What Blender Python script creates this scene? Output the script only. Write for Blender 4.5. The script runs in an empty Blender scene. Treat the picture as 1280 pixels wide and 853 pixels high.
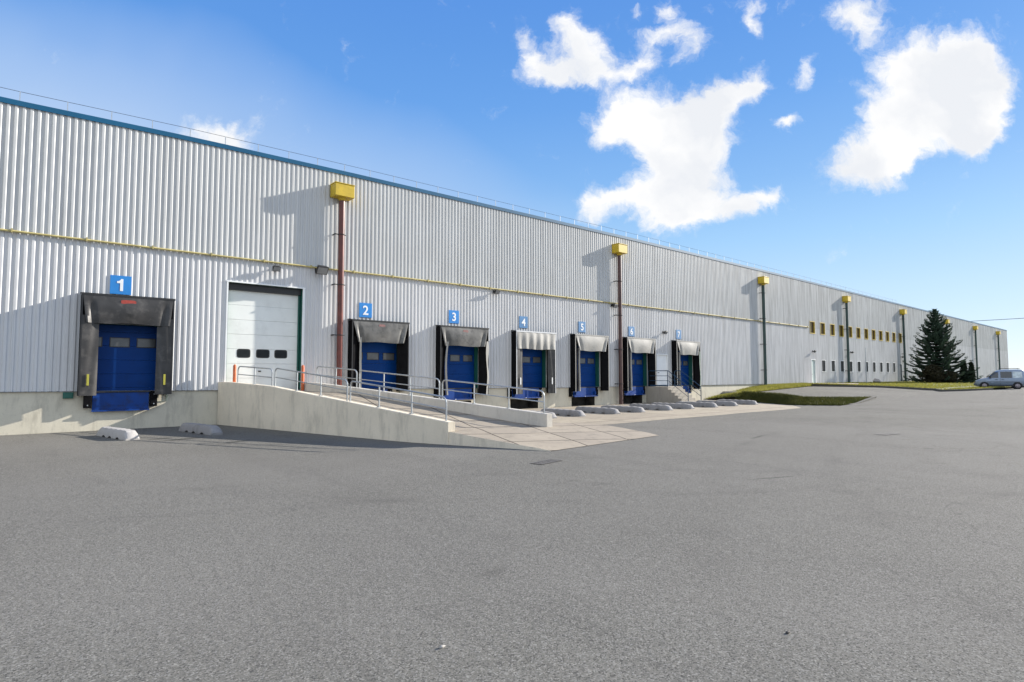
import bpy, bmesh, math, random
import numpy as np
from mathutils import Vector, Matrix
R = math.radians
random.seed(7); rng = np.random.default_rng(7)
sc = bpy.context.scene
COL = sc.collection

# ------------------------------------------------------------------ materials
def newmat(name):
    m = bpy.data.materials.new(name); m.use_nodes = True
    nt = m.node_tree; b = nt.nodes['Principled BSDF']
    return m, nt, b
def nd(nt, typ, **kw):
    n = nt.nodes.new(typ)
    for k, v in kw.items(): setattr(n, k, v)
    return n
def noise(nt, vec, scale, detail=4, rough=.55, dist=0):
    n = nd(nt, 'ShaderNodeTexNoise'); n.inputs['Scale'].default_value = scale
    n.inputs['Detail'].default_value = detail; n.inputs['Roughness'].default_value = rough
    n.inputs['Distortion'].default_value = dist
    nt.links.new(vec, n.inputs['Vector']); return n.outputs['Fac']
def mapping(nt, vec, scale=(1,1,1), loc=(0,0,0), rot=(0,0,0)):
    n = nd(nt, 'ShaderNodeMapping'); n.inputs['Scale'].default_value = scale
    n.inputs['Location'].default_value = loc; n.inputs['Rotation'].default_value = rot
    nt.links.new(vec, n.inputs['Vector']); return n.outputs[0]
def remap(nt, f, a, b, c=0., d=1.):
    n = nd(nt, 'ShaderNodeMapRange'); n.clamp = True
    for i, v in zip((1,2,3,4), (a,b,c,d)): n.inputs[i].default_value = v
    nt.links.new(f, n.inputs[0]); return n.outputs[0]
def mixc(nt, f, a, b, mode='MIX'):
    n = nd(nt, 'ShaderNodeMix', data_type='RGBA', blend_type=mode)
    for sock, v in ((n.inputs[0], f), (n.inputs[6], a), (n.inputs[7], b)):
        if hasattr(v, 'is_linked') or isinstance(v, bpy.types.NodeSocket): nt.links.new(v, sock)
        elif isinstance(v, (int, float)): sock.default_value = v
        else: sock.default_value = (*v, 1)
    return n.outputs[2]
def mth(nt, op, a, b=None, c=None):
    n = nd(nt, 'ShaderNodeMath', operation=op)
    for i, v in enumerate((a, b, c)):
        if v is None: continue
        if isinstance(v, bpy.types.NodeSocket): nt.links.new(v, n.inputs[i])
        else: n.inputs[i].default_value = v
    return n.outputs[0]
def bump(nt, b, h, strength=.3, dist=.01):
    n = nd(nt, 'ShaderNodeBump'); n.inputs['Strength'].default_value = strength
    n.inputs['Distance'].default_value = dist
    nt.links.new(h, n.inputs['Height']); nt.links.new(n.outputs[0], b.inputs['Normal'])
def objco(nt): return nd(nt, 'ShaderNodeTexCoord').outputs['Object']
def geopos(nt): return nd(nt, 'ShaderNodeNewGeometry').outputs['Position']

MATS = {}
def M(name, col, rough=.6, var=.12, scale=3., metal=0., bmp=0., bscale=60., spec=.5, streak=0., dirt=None, dirt_amt=.4):
    """painted / plain surface with tonal wear, optional run-down streaks and dirt patches"""
    if name in MATS: return MATS[name]
    m, nt, b = newmat(name); p = geopos(nt)
    f = remap(nt, noise(nt, p, scale, 5), .3, .7)
    lo = tuple(c*(1-var) for c in col); hi = tuple(min(1, c*(1+var)) for c in col)
    c = mixc(nt, f, lo, hi)
    if streak:
        s = remap(nt, noise(nt, mapping(nt, p, (6,6,.25)), 1.5, 4), .45, .75)
        c = mixc(nt, mth(nt, 'MULTIPLY', s, streak), c, dirt or tuple(x*.45 for x in col))
    if dirt and not streak:
        s = remap(nt, noise(nt, p, scale*1.7, 6, .65), .52, .7)
        c = mixc(nt, mth(nt, 'MULTIPLY', s, dirt_amt), c, dirt)
    nt.links.new(c, b.inputs['Base Color'])
    b.inputs['Roughness'].default_value = rough; b.inputs['Metallic'].default_value = metal
    b.inputs['Specular IOR Level'].default_value = spec
    if bmp: bump(nt, b, noise(nt, p, bscale, 5, .6), bmp, .01)
    MATS[name] = m; return m

def m_cladding(name, col, soot):
    m, nt, b = newmat(name); p = geopos(nt)
    sep = nd(nt, 'ShaderNodeSeparateXYZ'); nt.links.new(p, sep.inputs[0])
    # each sheet (about a metre wide) has its own tone
    sheet = mth(nt, 'FLOOR', mth(nt, 'DIVIDE', sep.outputs[0], 1.035))
    wn = nd(nt, 'ShaderNodeTexWhiteNoise', noise_dimensions='1D'); nt.links.new(sheet, wn.inputs['W'])
    c = mixc(nt, wn.outputs[0], tuple(x*.93 for x in col), col)
    run = remap(nt, noise(nt, mapping(nt, p, (3.2,1,.10)), 2.2, 5, .65), .42, .78)
    far = remap(nt, sep.outputs[0], 6., 60., .22, 1.15)
    c = mixc(nt, mth(nt, 'MULTIPLY', mth(nt, 'MULTIPLY', run, far), soot), c, (.17,.165,.16))
    blot = remap(nt, noise(nt, mapping(nt, p, (.25,1,.35)), 1.3, 5, .6), .45, .8)
    c = mixc(nt, mth(nt, 'MULTIPLY', blot, .16), c, (.30,.29,.26))
    lap = mth(nt, 'FRACT', mth(nt, 'DIVIDE', sep.outputs[0], 1.035))
    c = mixc(nt, remap(nt, lap, .0, .014, .55, 0), c, (.16,.16,.16))
    nt.links.new(c, b.inputs['Base Color']); b.inputs['Roughness'].default_value = .5
    b.inputs['Specular IOR Level'].default_value = .35
    bump(nt, b, noise(nt, mapping(nt, p, (1,1,.4)), 2.5, 3), .08, .02)
    return m
CLAD_UP = m_cladding('cladding_upper_paint', (.57,.575,.565), .85)
CLAD_LO = m_cladding('cladding_lower_paint', (.625,.625,.625), .62)

def m_concrete(name, col, joint=None, rot=0., soil=.35):
    m, nt, b = newmat(name); p = geopos(nt)
    big = remap(nt, noise(nt, p, .7, 6, .62), .3, .72)
    fine = remap(nt, noise(nt, p, 45., 4, .7), .25, .75)
    c = mixc(nt, big, tuple(x*.86 for x in col), tuple(x*1.06 for x in col))
    c = mixc(nt, mth(nt, 'MULTIPLY', fine, .35), c, tuple(x*.62 for x in col))
    st = remap(nt, noise(nt, mapping(nt, p, (2.2,2.2,.55)), 1.1, 7, .74), .50, .76)
    pock = remap(nt, noise(nt, p, 16., 3, .6), .64, .72)
    c = mixc(nt, mth(nt, 'MULTIPLY', pock, .30), c, tuple(x*.45 for x in col))
    c = mixc(nt, mth(nt, 'MULTIPLY', st, soil), c, (.10,.09,.075))
    h = fine
    if joint:
        br = nd(nt, 'ShaderNodeTexBrick'); br.offset = 0; br.squash = 1
        br.inputs['Scale'].default_value = 1; br.inputs['Mortar Size'].default_value = .03
        br.inputs['Mortar Smooth'].default_value = .3
        br.inputs['Brick Width'].default_value = joint[0]; br.inputs['Row Height'].default_value = joint[1]
        br.inputs['Color1'].default_value = (1,1,1,1); br.inputs['Color2'].default_value = (.84,.84,.86,1); br.inputs['Mortar'].default_value = (.18,.17,.16,1)
        nt.links.new(mapping(nt, p, rot=(0,0,rot)), br.inputs['Vector'])
        c = mixc(nt, 1., c, br.outputs[0], 'MULTIPLY')
    nt.links.new(c, b.inputs['Base Color']); b.inputs['Roughness'].default_value = .9
    b.inputs['Specular IOR Level'].default_value = .25
    bump(nt, b, h, .35, .006)
    return m
PLINTH = m_concrete('plinth_concrete', (.66,.61,.49), None, 0, .45)
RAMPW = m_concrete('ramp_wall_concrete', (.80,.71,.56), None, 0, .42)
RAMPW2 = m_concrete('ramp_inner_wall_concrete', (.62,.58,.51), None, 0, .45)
APRON = m_concrete('apron_concrete', (.38,.325,.245), (5.1, 4.6), 0, .55)
SLAB = m_concrete('ramp_slab_concrete', (.38,.325,.25), (1.9, 1.25), R(14), .55)
STEPC = m_concrete('step_concrete', (.42,.38,.32))
GUIDE = m_concrete('guide_concrete', (.30,.29,.285), None, 0, .6)
GUIDEW = m_concrete('guide_concrete_whitewashed', (.44,.42,.40), None, 0, .7)
KERB = m_concrete('kerb_concrete_shaded', (.10,.095,.085))  # very dark base, the kerb's shaded face put into its colour

def m_asphalt():
    m, nt, b = newmat('asphalt'); p = geopos(nt)
    v = nd(nt, 'ShaderNodeTexVoronoi'); v.inputs['Scale'].default_value = 92.
    nt.links.new(p, v.inputs['Vector'])
    sepc = nd(nt, 'ShaderNodeSeparateColor'); nt.links.new(v.outputs['Color'], sepc.inputs[0])
    g = sepc.outputs[0]
    fine = noise(nt, p, 110., 3, .7)
    mid = remap(nt, noise(nt, p, 9., 6, .7), .3, .7)
    big = remap(nt, noise(nt, p, .17, 5, .6, .6), .3, .7)
    bs = remap(nt, noise(nt, mapping(nt, p, (.12,.9,1), rot=(0,0,R(22))), .5, 5, .6), .35, .7)
    bs2 = remap(nt, noise(nt, mapping(nt, p, (1.2,.10,1), rot=(0,0,R(-35))), .6, 5, .65), .48, .72)
    c = mixc(nt, big, (.134,.128,.110), (.182,.174,.151))
    c = mixc(nt, mth(nt, 'MULTIPLY', bs, .32), c, (0.163,0.156,0.140))
    c = mixc(nt, mth(nt, 'MULTIPLY', bs2, .25), c, (0.065,0.062,0.059))
    c = mixc(nt, mth(nt, 'MULTIPLY', mid, .22), c, (0.171,0.163,0.147))
    c = mixc(nt, remap(nt, g, .0, .35, .72, 0), c, (0.034,0.033,0.032))
    c = mixc(nt, remap(nt, g, .72, 1., 0, .72), c, (0.304,0.293,0.265))
    c = mixc(nt, remap(nt, fine, .5, .75, 0, .35), c, (0.038,0.038,0.037))
    # faint tyre arcs and hairline cracks
    for (cx, cy, r0, wd, k) in ((26,-52,33.5,.30,.20),(26,-52,35.6,.30,.20),(-8,-42,27.,.28,.16),(-8,-42,29.,.28,.16),(40,-60,45.,.5,.14),(14,-9,13.2,.22,.16),(14,-9,15.1,.22,.16)):
        sb_ = nd(nt, 'ShaderNodeVectorMath', operation='SUBTRACT'); nt.links.new(p, sb_.inputs[0]); sb_.inputs[1].default_value = (cx,cy,0)
        ln_ = nd(nt, 'ShaderNodeVectorMath', operation='LENGTH'); nt.links.new(sb_.outputs[0], ln_.inputs[0])
        d_ = mth(nt, 'ABSOLUTE', mth(nt, 'SUBTRACT', mth(nt, 'ADD', ln_.outputs['Value'], mth(nt, 'MULTIPLY', noise(nt, p, .25, 2), .8)), r0+.4))
        br_ = remap(nt, noise(nt, p, .6, 4), .42, .66)
        c = mixc(nt, mth(nt, 'MULTIPLY', remap(nt, d_, 0, wd, k, 0), br_), c, (.055,.052,.048))
    vc = nd(nt, 'ShaderNodeTexVoronoi', feature='DISTANCE_TO_EDGE'); vc.inputs['Scale'].default_value = .16
    wv = nd(nt, 'ShaderNodeTexNoise'); wv.inputs['Scale'].default_value = .9; wv.inputs['Detail'].default_value = 6; nt.links.new(p, wv.inputs['Vector'])
    wa = nd(nt, 'ShaderNodeVectorMath', operation='MULTIPLY_ADD'); nt.links.new(wv.outputs['Color'], wa.inputs[0]); wa.inputs[1].default_value = (1.6,1.6,0); nt.links.new(p, wa.inputs[2])
    nt.links.new(wa.outputs[0], vc.inputs['Vector'])
    ck = mth(nt, 'MULTIPLY', remap(nt, vc.outputs['Distance'], .0, .0028, .55, 0), remap(nt, noise(nt, p, .12, 3), .50, .62))
    c = mixc(nt, ck, c, (.04,.038,.036))
    pt = remap(nt, noise(nt, mapping(nt, p, (1,.6,1), rot=(0,0,R(30))), .07, 2, .5), .50, .53)
    c = mixc(nt, mth(nt, 'MULTIPLY', pt, .13), c, (.23,.215,.195))
    # oil stains and damp patches where lorries stop
    stn = remap(nt, noise(nt, p, .55, 6, .7), .62, .74)
    c = mixc(nt, mth(nt, 'MULTIPLY', stn, .38), c, (0.046,0.044,0.041))
    for (x, y, rx, ry, rot, k) in ((4.2,-5.3,.75,.28,20,.6), (3.7,-4.7,.5,.2,10,.55), (5.2,-7.2,.9,.2,35,.4), (10.8,-20.9,.6,.05,-20,.5), (17.5,-17.2,.8,.07,12,.45), (3.6,-21.6,.25,.12,0,.15)):
        mp = nd(nt, 'ShaderNodeMapping', vector_type='TEXTURE')
        mp.inputs['Location'].default_value = (x,y,0); mp.inputs['Rotation'].default_value = (0,0,R(rot)); mp.inputs['Scale'].default_value = (rx,ry,50)
        nt.links.new(p, mp.inputs['Vector'])
        ln = nd(nt, 'ShaderNodeVectorMath', operation='LENGTH'); nt.links.new(mp.outputs[0], ln.inputs[0])
        f = remap(nt, mth(nt, 'ADD', ln.outputs['Value'], mth(nt, 'MULTIPLY', noise(nt, p, 5., 4), .9)), .9, 1.5, k, 0)
        c = mixc(nt, f, c, (0.027,0.026,0.024))
    nt.links.new(c, b.inputs['Base Color']); b.inputs['Roughness'].default_value = 1.
    b.inputs['Specular IOR Level'].default_value = .08
    h = mth(nt, 'ADD', mth(nt, 'MULTIPLY', g, .8), mid)
    bump(nt, b, h, .5, .008)
    return m
ASPHALT = m_asphalt()

STEEL = M('galvanised_steel', (.42,.44,.45), .42, .15, 8, metal=.75, bmp=.05)
BLUE = M('door_blue_paint', (.001,.038,.185), .5, .12, 1.2, spec=.15, dirt=(.004,.025,.10), dirt_amt=.35)
LBLUE = M('leveller_blue_paint', (.003,.043,.215), .5, .15, 2.5, spec=.25, dirt=(.02,.02,.03), dirt_amt=.55)
SIGNB = M('sign_blue', (.015,.205,.56), .4, .05, 2)
SIGNP = M('sign_blue_faded', (.035,.175,.38), .6, .08, 2)
WHITE = M('white_paint', (.80,.81,.80), .45, .05, 2)
DOORW = M('white_door_paint', (.72,.74,.71), .4, .06, .8, dirt=(.35,.35,.32), dirt_amt=.2)
TRIMB = M('roof_trim_blue', (.008,.092,.185), .5, .12, .5, spec=.25)
RUBBER = M('black_rubber', (.006,.006,.007), .9, .3, 4, bmp=.15, bscale=12, spec=.08)
VINYLB = M('black_vinyl_curtain', (.035,.033,.032), .38, .45, 1.6, bmp=.5, bscale=4, dirt=(.13,.12,.11), dirt_amt=.5)
VINYLD = M('dark_grey_vinyl_curtain', (.115,.112,.105), .42, .5, 1.5, bmp=.5, bscale=4, dirt=(.03,.03,.03), dirt_amt=.75)
VINYLG = M('pale_grey_vinyl_curtain', (.31,.30,.275), .55, .12, 1.6, bmp=.4, bscale=4, dirt=(.25,.24,.22), dirt_amt=.6)
ALU = M('aluminium_edge', (.62,.62,.62), .4, .1, 4, metal=.3)
PITM = M('shade_dark_pit_concrete', (.055,.05,.043), .95, .4, 3)  # shade inside the pits put into a near-black colour
DARK = M('dark_void', (.006,.006,.007), .9, .1)
GREENF = M('green_frame_paint', (.012,.10,.075), .5, .1)
YELLOW = M('yellow_paint', (.55,.385,.018), .5, .12, 2.5, dirt=(.25,.18,.03), dirt_amt=.3)
YPIPE = M('yellow_pipe_paint', (.44,.37,.15), .7, .2, 3, dirt=(.22,.19,.10), dirt_amt=.5)
REDP = M('red_brown_pipe', (.115,.026,.018), .35, .3, 3, dirt=(.06,.02,.015), dirt_amt=.5)
BROWNP = M('brown_black_pipe', (.075,.035,.03), .45, .3, 3)
GREENP = M('dark_green_pipe', (.022,.050,.045), .45, .2, 3)
BLACKM = M('black_metal', (.015,.015,.016), .45, .1)
LENS = M('lamp_glass', (.25,.26,.27), .15, .1)
ORANGE = M('orange_paint', (.52,.10,.018), .5, .15, 6, dirt=(.35,.30,.25), dirt_amt=.4)
YMARK = M('yellow_marker', (.40,.37,.05), .4, .05)
WMARK = M('white_marker', (.85,.85,.83), .4, .05)
REDL = M('worn_red_label', (.33,.045,.03), .5, .3, 12)
GLASS = M('window_glass', (.015,.018,.02), .4, .2, 3, spec=.15)
GLASSL = M('door_window_glass', (.10,.105,.11), .25, .25, 2, spec=.6)
YFRAME = M('yellow_window_frame', (.42,.31,.045), .5, .1)
BROWNG = M('brown_tinted_pane', (.045,.022,.012), .3, .3, 2)
ROOFM = M('roof_membrane', (.35,.35,.34), .8, .1)
BARK = M('spruce_bark', (.07,.05,.035), .9, .3, 6)
SOIL = M('grass_soil', (.075,.085,.022), .95, .4, 1.5)
STONE = M('stone', (.30,.27,.24), .9, .25, 9, bmp=.3)

def m_leaf(name, c1, c2, trans=.25, sc_=.8):
    m, nt, b = newmat(name); p = geopos(nt)
    f = remap(nt, noise(nt, p, sc_, 4, .7), .3, .7)
    ob = nd(nt, 'ShaderNodeNewGeometry').outputs['Random Per Island']
    c = mixc(nt, mth(nt, 'ADD', mth(nt, 'MULTIPLY', f, .6), mth(nt, 'MULTIPLY', ob, .4)), c1, c2)
    nt.links.new(c, b.inputs['Base Color']); b.inputs['Roughness'].default_value = .7
    b.inputs['Specular IOR Level'].default_value = .2
    t = nd(nt, 'ShaderNodeBsdfTranslucent'); nt.links.new(c, t.inputs[0])
    mx = nd(nt, 'ShaderNodeMixShader'); mx.inputs[0].default_value = trans
    nt.links.new(b.outputs[0], mx.inputs[1]); nt.links.new(t.outputs[0], mx.inputs[2])
    nt.links.new(mx.outputs[0], nt.nodes['Material Output'].inputs[0])
    return m
GRASS = m_leaf('grass_blades', (.13,.14,.026), (.30,.275,.065), .45, .6)
GRASSD = m_leaf('bank_grass_shaded', (.035,.05,.012), (.13,.125,.032), .25, .5)  # darker copy of the grass, the bank's shade put into the colour
SPRUCE = m_leaf('spruce_needles', (.013,.028,.017), (.048,.078,.045), .2, .7)
CYPR = m_leaf('cypress_foliage', (.012,.024,.014), (.03,.045,.025), .1, 1.2)
SHRUB = m_leaf('shrub_foliage', (.020,.022,.012), (.055,.045,.022), .2, 1.5)

# ------------------------------------------------------------------ mesh builder
class MB:
    def __init__(s): s.v = []; s.f = []; s.mi = []; s.cur = 0
    def quadface(s, *pts):
        n = len(s.v); s.v += [tuple(p) for p in pts]; s.f.append(tuple(range(n, n+len(pts)))); s.mi.append(s.cur); return s
    def box(s, x0, x1, y0, y1, z0, z1, bev=0.):
        if bev > 0:
            bm = bmesh.new(); bmesh.ops.create_cube(bm, size=1)
            for v in bm.verts: v.co = Vector(((x0+x1)/2+v.co.x*(x1-x0), (y0+y1)/2+v.co.y*(y1-y0), (z0+z1)/2+v.co.z*(z1-z0)))
            bmesh.ops.bevel(bm, geom=bm.edges[:], offset=bev, segments=2, affect='EDGES', profile=.6)
            s.addbm(bm); return s
        n = len(s.v)
        s.v += [(x,y,z) for z in (z0,z1) for (x,y) in ((x0,y0),(x1,y0),(x1,y1),(x0,y1))]
        for f in ((3,2,1,0),(4,5,6,7),(0,1,5,4),(1,2,6,5),(2,3,7,6),(3,0,4,7)):
            s.f.append(tuple(n+i for i in f)); s.mi.append(s.cur)
        return s
    def addbm(s, bm):
        n = len(s.v); bm.verts.index_update()
        s.v += [tuple(v.co) for v in bm.verts]
        for f in bm.faces: s.f.append(tuple(n+v.index for v in f.verts)); s.mi.append(s.cur)
        bm.free()
    def tube(s, pts, r, n=8, closed=False, caps=True):
        pts = [Vector(p) for p in pts]; rings = []
        up = None; m = len(pts)
        for i, p in enumerate(pts):
            if closed: t = pts[(i+1)%m]-pts[i-1]
            else: t = pts[min(i+1,m-1)]-pts[max(i-1,0)]
            t.normalize()
            if up is None:
                a = Vector((0,0,1)) if abs(t.z) < .9 else Vector((1,0,0))
                up = (a - t*a.dot(t)).normalized()
            else: up = (up - t*up.dot(t)).normalized()
            sd = t.cross(up); rr = r[i] if isinstance(r, (list,tuple)) else r
            base = len(s.v); rings.append(base)
            for k in range(n):
                a = 2*math.pi*k/n; s.v.append(tuple(p+up*math.cos(a)*rr+sd*math.sin(a)*rr))
        for i in range(m if closed else m-1):
            a, b = rings[i], rings[(i+1)%m]
            for k in range(n):
                s.f.append((a+k, a+(k+1)%n, b+(k+1)%n, b+k)); s.mi.append(s.cur)
        if caps and not closed:
            s.f.append(tuple(rings[0]+k for k in reversed(range(n)))); s.mi.append(s.cur)
            s.f.append(tuple(rings[-1]+k for k in range(n))); s.mi.append(s.cur)
        return s
    def prism(s, poly, a, axis='y', b=None):
        """polygon extruded from a to b along an axis; poly in the other two coords"""
        n = len(poly); base = len(s.v)
        for t in (a, b):
            for (u, w) in poly:
                s.v.append((u, t, w) if axis == 'y' else (t, u, w) if axis == 'x' else (u, w, t))
        s.f.append(tuple(base+i for i in range(n))); s.mi.append(s.cur)
        s.f.append(tuple(base+n+i for i in reversed(range(n)))); s.mi.append(s.cur)
        for i in range(n):
            j = (i+1)%n; s.f.append((base+i, base+n+i, base+n+j, base+j)); s.mi.append(s.cur)
        return s
    def grid(s, P):
        """P[i][j] -> points"""
        base = len(s.v); ni, nj = len(P), len(P[0])
        for row in P: s.v += [tuple(p) for p in row]
        for i in range(ni-1):
            for j in range(nj-1):
                a = base+i*nj+j; s.f.append((a, a+1, a+nj+1, a+nj)); s.mi.append(s.cur)
        return s
    def build(s, name, mat, parent=None, smooth=False, normals=True):
        me = bpy.data.meshes.new(name)
        off = parent_world(parent)
        me.from_pydata([(x-off.x, y-off.y, z-off.z) for x, y, z in s.v], [], s.f)
        for m in (mat if isinstance(mat, (list,tuple)) else [mat]): me.materials.append(m)
        if any(s.mi): me.polygons.foreach_set('material_index', s.mi)
        if smooth: me.polygons.foreach_set('use_smooth', [True]*len(me.polygons))
        me.update()
        if normals:
            bm = bmesh.new(); bm.from_mesh(me); bmesh.ops.recalc_face_normals(bm, faces=bm.faces[:]); bm.to_mesh(me); bm.free()
        if smooth:
            try: me.set_sharp_from_angle(angle=R(40))
            except Exception: pass
        o = bpy.data.objects.new(name, me); COL.objects.link(o)
        if parent: o.parent = parent
        return o
def parent_world(o):
    v = Vector((0,0,0))
    while o: v += o.location; o = o.parent
    return v
def thing(name, label, cat, loc=(0,0,0), group=None):
    o = bpy.data.objects.new(name, None); o.empty_display_size = .3; COL.objects.link(o); o.location = loc
    return tag(o, label, cat, group)
def tag(o, label, cat, group=None):
    o['label'] = label; o['category'] = cat
    if group: o['group'] = group
    return o
def kind(o, k): o['kind'] = k; return o

# ------------------------------------------------------------------ terrain
def sst(t): t = min(1, max(0, t)); return t*t*(3-2*t)
def lerp1(x, xs, ys): return float(np.interp(x, xs, ys))
def toe(y): return lerp1(y, [-11.6,-11.2,-8.6,-3.4,-1,0], [46,41.2,39.2,42.1,43.6,44.3])
def top(y): return lerp1(y, [-11.6,-11.2,-10.6,-8.6,-3.4,-1,0], [46.2,46.1,44.8,40.5,43.2,44.7,45.4])
def upper(x): return .46+.29*min(1, max(0, (x-41)/19))
def H(x, y):
    low = -.1*(1-sst((-10-y)/6.)) if y > -16 else 0.
    if x < -4: low *= max(0, 1+(x+4)/20) if x > -24 else 0
    ramp = .62*sst((x-30)/38.)
    w = sst((y+12.2)/6.2)
    hi = upper(x)*w+max(ramp, .0)*(1-w)
    if y > -11.4:
        a, b = toe(y), top(y)
        if x <= a: return low
        t = min(1, (x-a)/max(.05, b-a)); return low*(1-t)+hi*t
    return low+ramp

# ------------------------------------------------------------------ ground
xs = np.concatenate([[-500,-250,-120,-60,-30,-15,-10], np.arange(-6,80,.5), [82,86,92,100,115,135,160,200,280,400,700,1200]])
ys = np.concatenate([[-900,-400,-200,-110,-70,-50,-40,-34,-30], np.arange(-28,1.2,.4), [3,10,40,70,120,250,600]])
g = MB(); g.grid([[(x, y, H(x,min(y,0))) for y in ys] for x in xs])
kind(g.build('asphalt_yard', ASPHALT, smooth=True), 'structure')

def sheet(name, mat, ptsfun, nu, nv, k='structure', smooth=True):
    m = MB(); m.grid([[ptsfun(i/(nu-1), j/(nv-1)) for j in range(nv)] for i in range(nu)])
    o = m.build(name, mat, smooth=smooth); return kind(o, k)
# concrete apron along the docks
def apron(u, v):
    y = -.02+(-10.42+.02)*v
    x0 = 9.9-.264*y+.30 if y > -12.5 else 13.4
    x1 = toe(y)-.05 if y > -8.6 else 39.1-1.5*(-8.6-y)
    x = x0+(x1-x0)*u
    y += .06*math.sin(x*.9)*sst((v-.9)/.1)
    return (x, y, H(x,y)+.006)
sheet('concrete_apron', APRON, apron, 90, 34)
# ramp slab from the white door down to the yard
def rl(y): return 6.56-.25*y        # left wall line
def rr(y): return 9.90-.264*y        # right wall line
def ramp_z(y):
    return lerp1(y, [-15.3,-14.9,-12.5,-3.3,0.1], [0.0,.03,.22,1.18,1.2])
slab = MB()
Pg = []
for i in range(40):
    y = .24-15.2*i/39
    row = []
    for j in range(12):
        x0 = rl(y)+.02; x1 = rr(y)-.02
        if y < -10.6: x1 += (15.6-x1)*sst((-10.6-y)/2.6)
        x = x0+(x1-x0)*j/11
        yy = y-(.55*(1-j/11)) if i > 30 else y
        z = ramp_z(y)
        if i == 39: z = H(x,yy)+.012
        row.append((x, yy, max(z, H(x,yy)+.012)))
    Pg.append(row)
slab.grid(Pg)
flank = MB()
# left flank below the lower end of the slab
for i in range(28, 39):
    a, b = Pg[i][0], Pg[i+1][0]
    flank.quadface(a, b, (b[0]-.01,b[1],-.12), (a[0]-.01,a[1],-.12))

ramp = thing('loading_ramp', 'long concrete loading ramp sloping from the white shutter door to the yard', 'ramp', (8,-6,0))
slab.build('ramp_slab', SLAB, ramp, smooth=True); flank.build('ramp_flank', RAMPW, ramp)
def retaining(name, line, y0, y1, tops, thick, mat, lbl=None):
    m = MB(); n = 24; rows = []
    for i in range(n+1):
        y = y0+(y1-y0)*i/n; x = line(y); zt = lerp1(y, *tops)
        c = .02
        rows.append([(x-thick/2,y,-.25),(x-thick/2,y,zt-c),(x-thick/2+c,y,zt),(x+thick/2-c,y,zt),(x+thick/2,y,zt-c),(x+thick/2,y,-.25)])
    m.grid(rows); m.quadface(*rows[0]); m.quadface(*reversed(rows[-1]))
    o = m.build(name, mat, ramp)
    if lbl: o['label'] = lbl
    return o
retaining('retaining_wall', rl, -.05, -12.2, ([-12.2,-3.6,-.9,0],[.57,1.50,1.63,1.63]), .24, RAMPW, 'outer beige retaining wall facing the yard')
retaining('retaining_wall', rr, -.12, -12.5, ([-12.5,-3.7,-1,0],[.66,1.38,1.58,1.58]), .24, RAMPW2, 'inner low retaining wall beside dock two')

# handrails: bent tube frames, mid rail and uprights
def rail_section(line, ya, yb, za, zb, h, posts, label, group):
    xa, xb = line(ya), line(yb)
    t = thing('handrail', label, 'handrail', (xa, ya, za), group)
    A = Vector((xa,ya,za)); B = Vector((xb,yb,zb)); d = B-A
    def P(s, up): return A+d*s+Vector((0,0,up))
    r = .16; L = d.length; pts = [P(0,-.05), P(0,h-r)]
    for k in range(1,6):
        a = math.pi/2*k/6; pts.append(P(r*(1-math.cos(a))/L, h-r+r*math.sin(a)))
    pts.append(P(r/L,h)); pts.append(P(1-r/L,h))
    for k in range(1,6):
        a = math.pi/2*k/6; pts.append(P(1-r/L+r*math.sin(a)/L, h-r+r*math.cos(a)))
    pts += [P(1,h-r), P(1,-.05)]
    MB().tube(pts, .026, 8).build('frame_tube', STEEL, t, True)
    MB().tube([P(0,h*.5),P(1,h*.5)], .019, 8).build('mid_rail', STEEL, t, True)
    for s in posts:
        m = MB().tube([P(s,-.05),P(s,h-.01)], .024, 8); q = P(s,.006); m.box(q.x-.05,q.x+.05,q.y-.05,q.y+.05,q.z-.02,q.z+.012)
        m.build('post', STEEL, t, True)
    return t
GL = 'handrail sections on the outer ramp wall'; GR = 'handrail sections on the inner ramp wall'
rail_section(rl, -1.27, -3.55, 1.62, 1.50, .64, [.5], 'short galvanised handrail section on the outer ramp wall, nearest the white shutter door', GL)
rail_section(rl, -3.74, -7.75, 1.49, 1.06, .68, [.33,.66], 'galvanised handrail section in the middle of the outer ramp wall', GL)
rail_section(rl, -7.9, -12.0, 1.05, .60, .66, [.33,.67], 'galvanised handrail section at the low end of the outer ramp wall', GL)
rail_section(rr, -1.03, -3.56, 1.57, 1.39, .72, [.5], 'short galvanised handrail section on the inner ramp wall, beside the red downpipe', GR)
rail_section(rr, -3.72, -7.94, 1.38, 1.04, .72, [.33,.66], 'galvanised handrail section on the inner ramp wall, in front of dock two', GR)
rail_section(rr, -8.08, -12.3, 1.03, .68, .70, [.34,.68], 'galvanised handrail section at the low end of the inner ramp wall, before dock four', GR)

# orange bollards beside the white door
for x, lb, zf in ((6.98,'scuffed orange steel bollard at the left jamb of the white shutter door',1.2), (9.80,'scuffed orange steel bollard at the right jamb of the white shutter door',1.2)):
    m = MB(); m.tube([(x,-.4,zf-.05),(x,-.4,zf+1.08),(x,-.4,zf+1.13),(x,-.4,zf+1.15)], [.065,.065,.05,.01], 14)
    t = thing('bollard', lb, 'bollard', (x,-.4,zf), 'orange bollards by the white door')
    m.build('bollard_post', ORANGE, t, True)
    MB().box(x-.11,x+.11,-.51,-.29,zf+.001,zf+.02).build('base_plate', STEEL, t)

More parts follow.
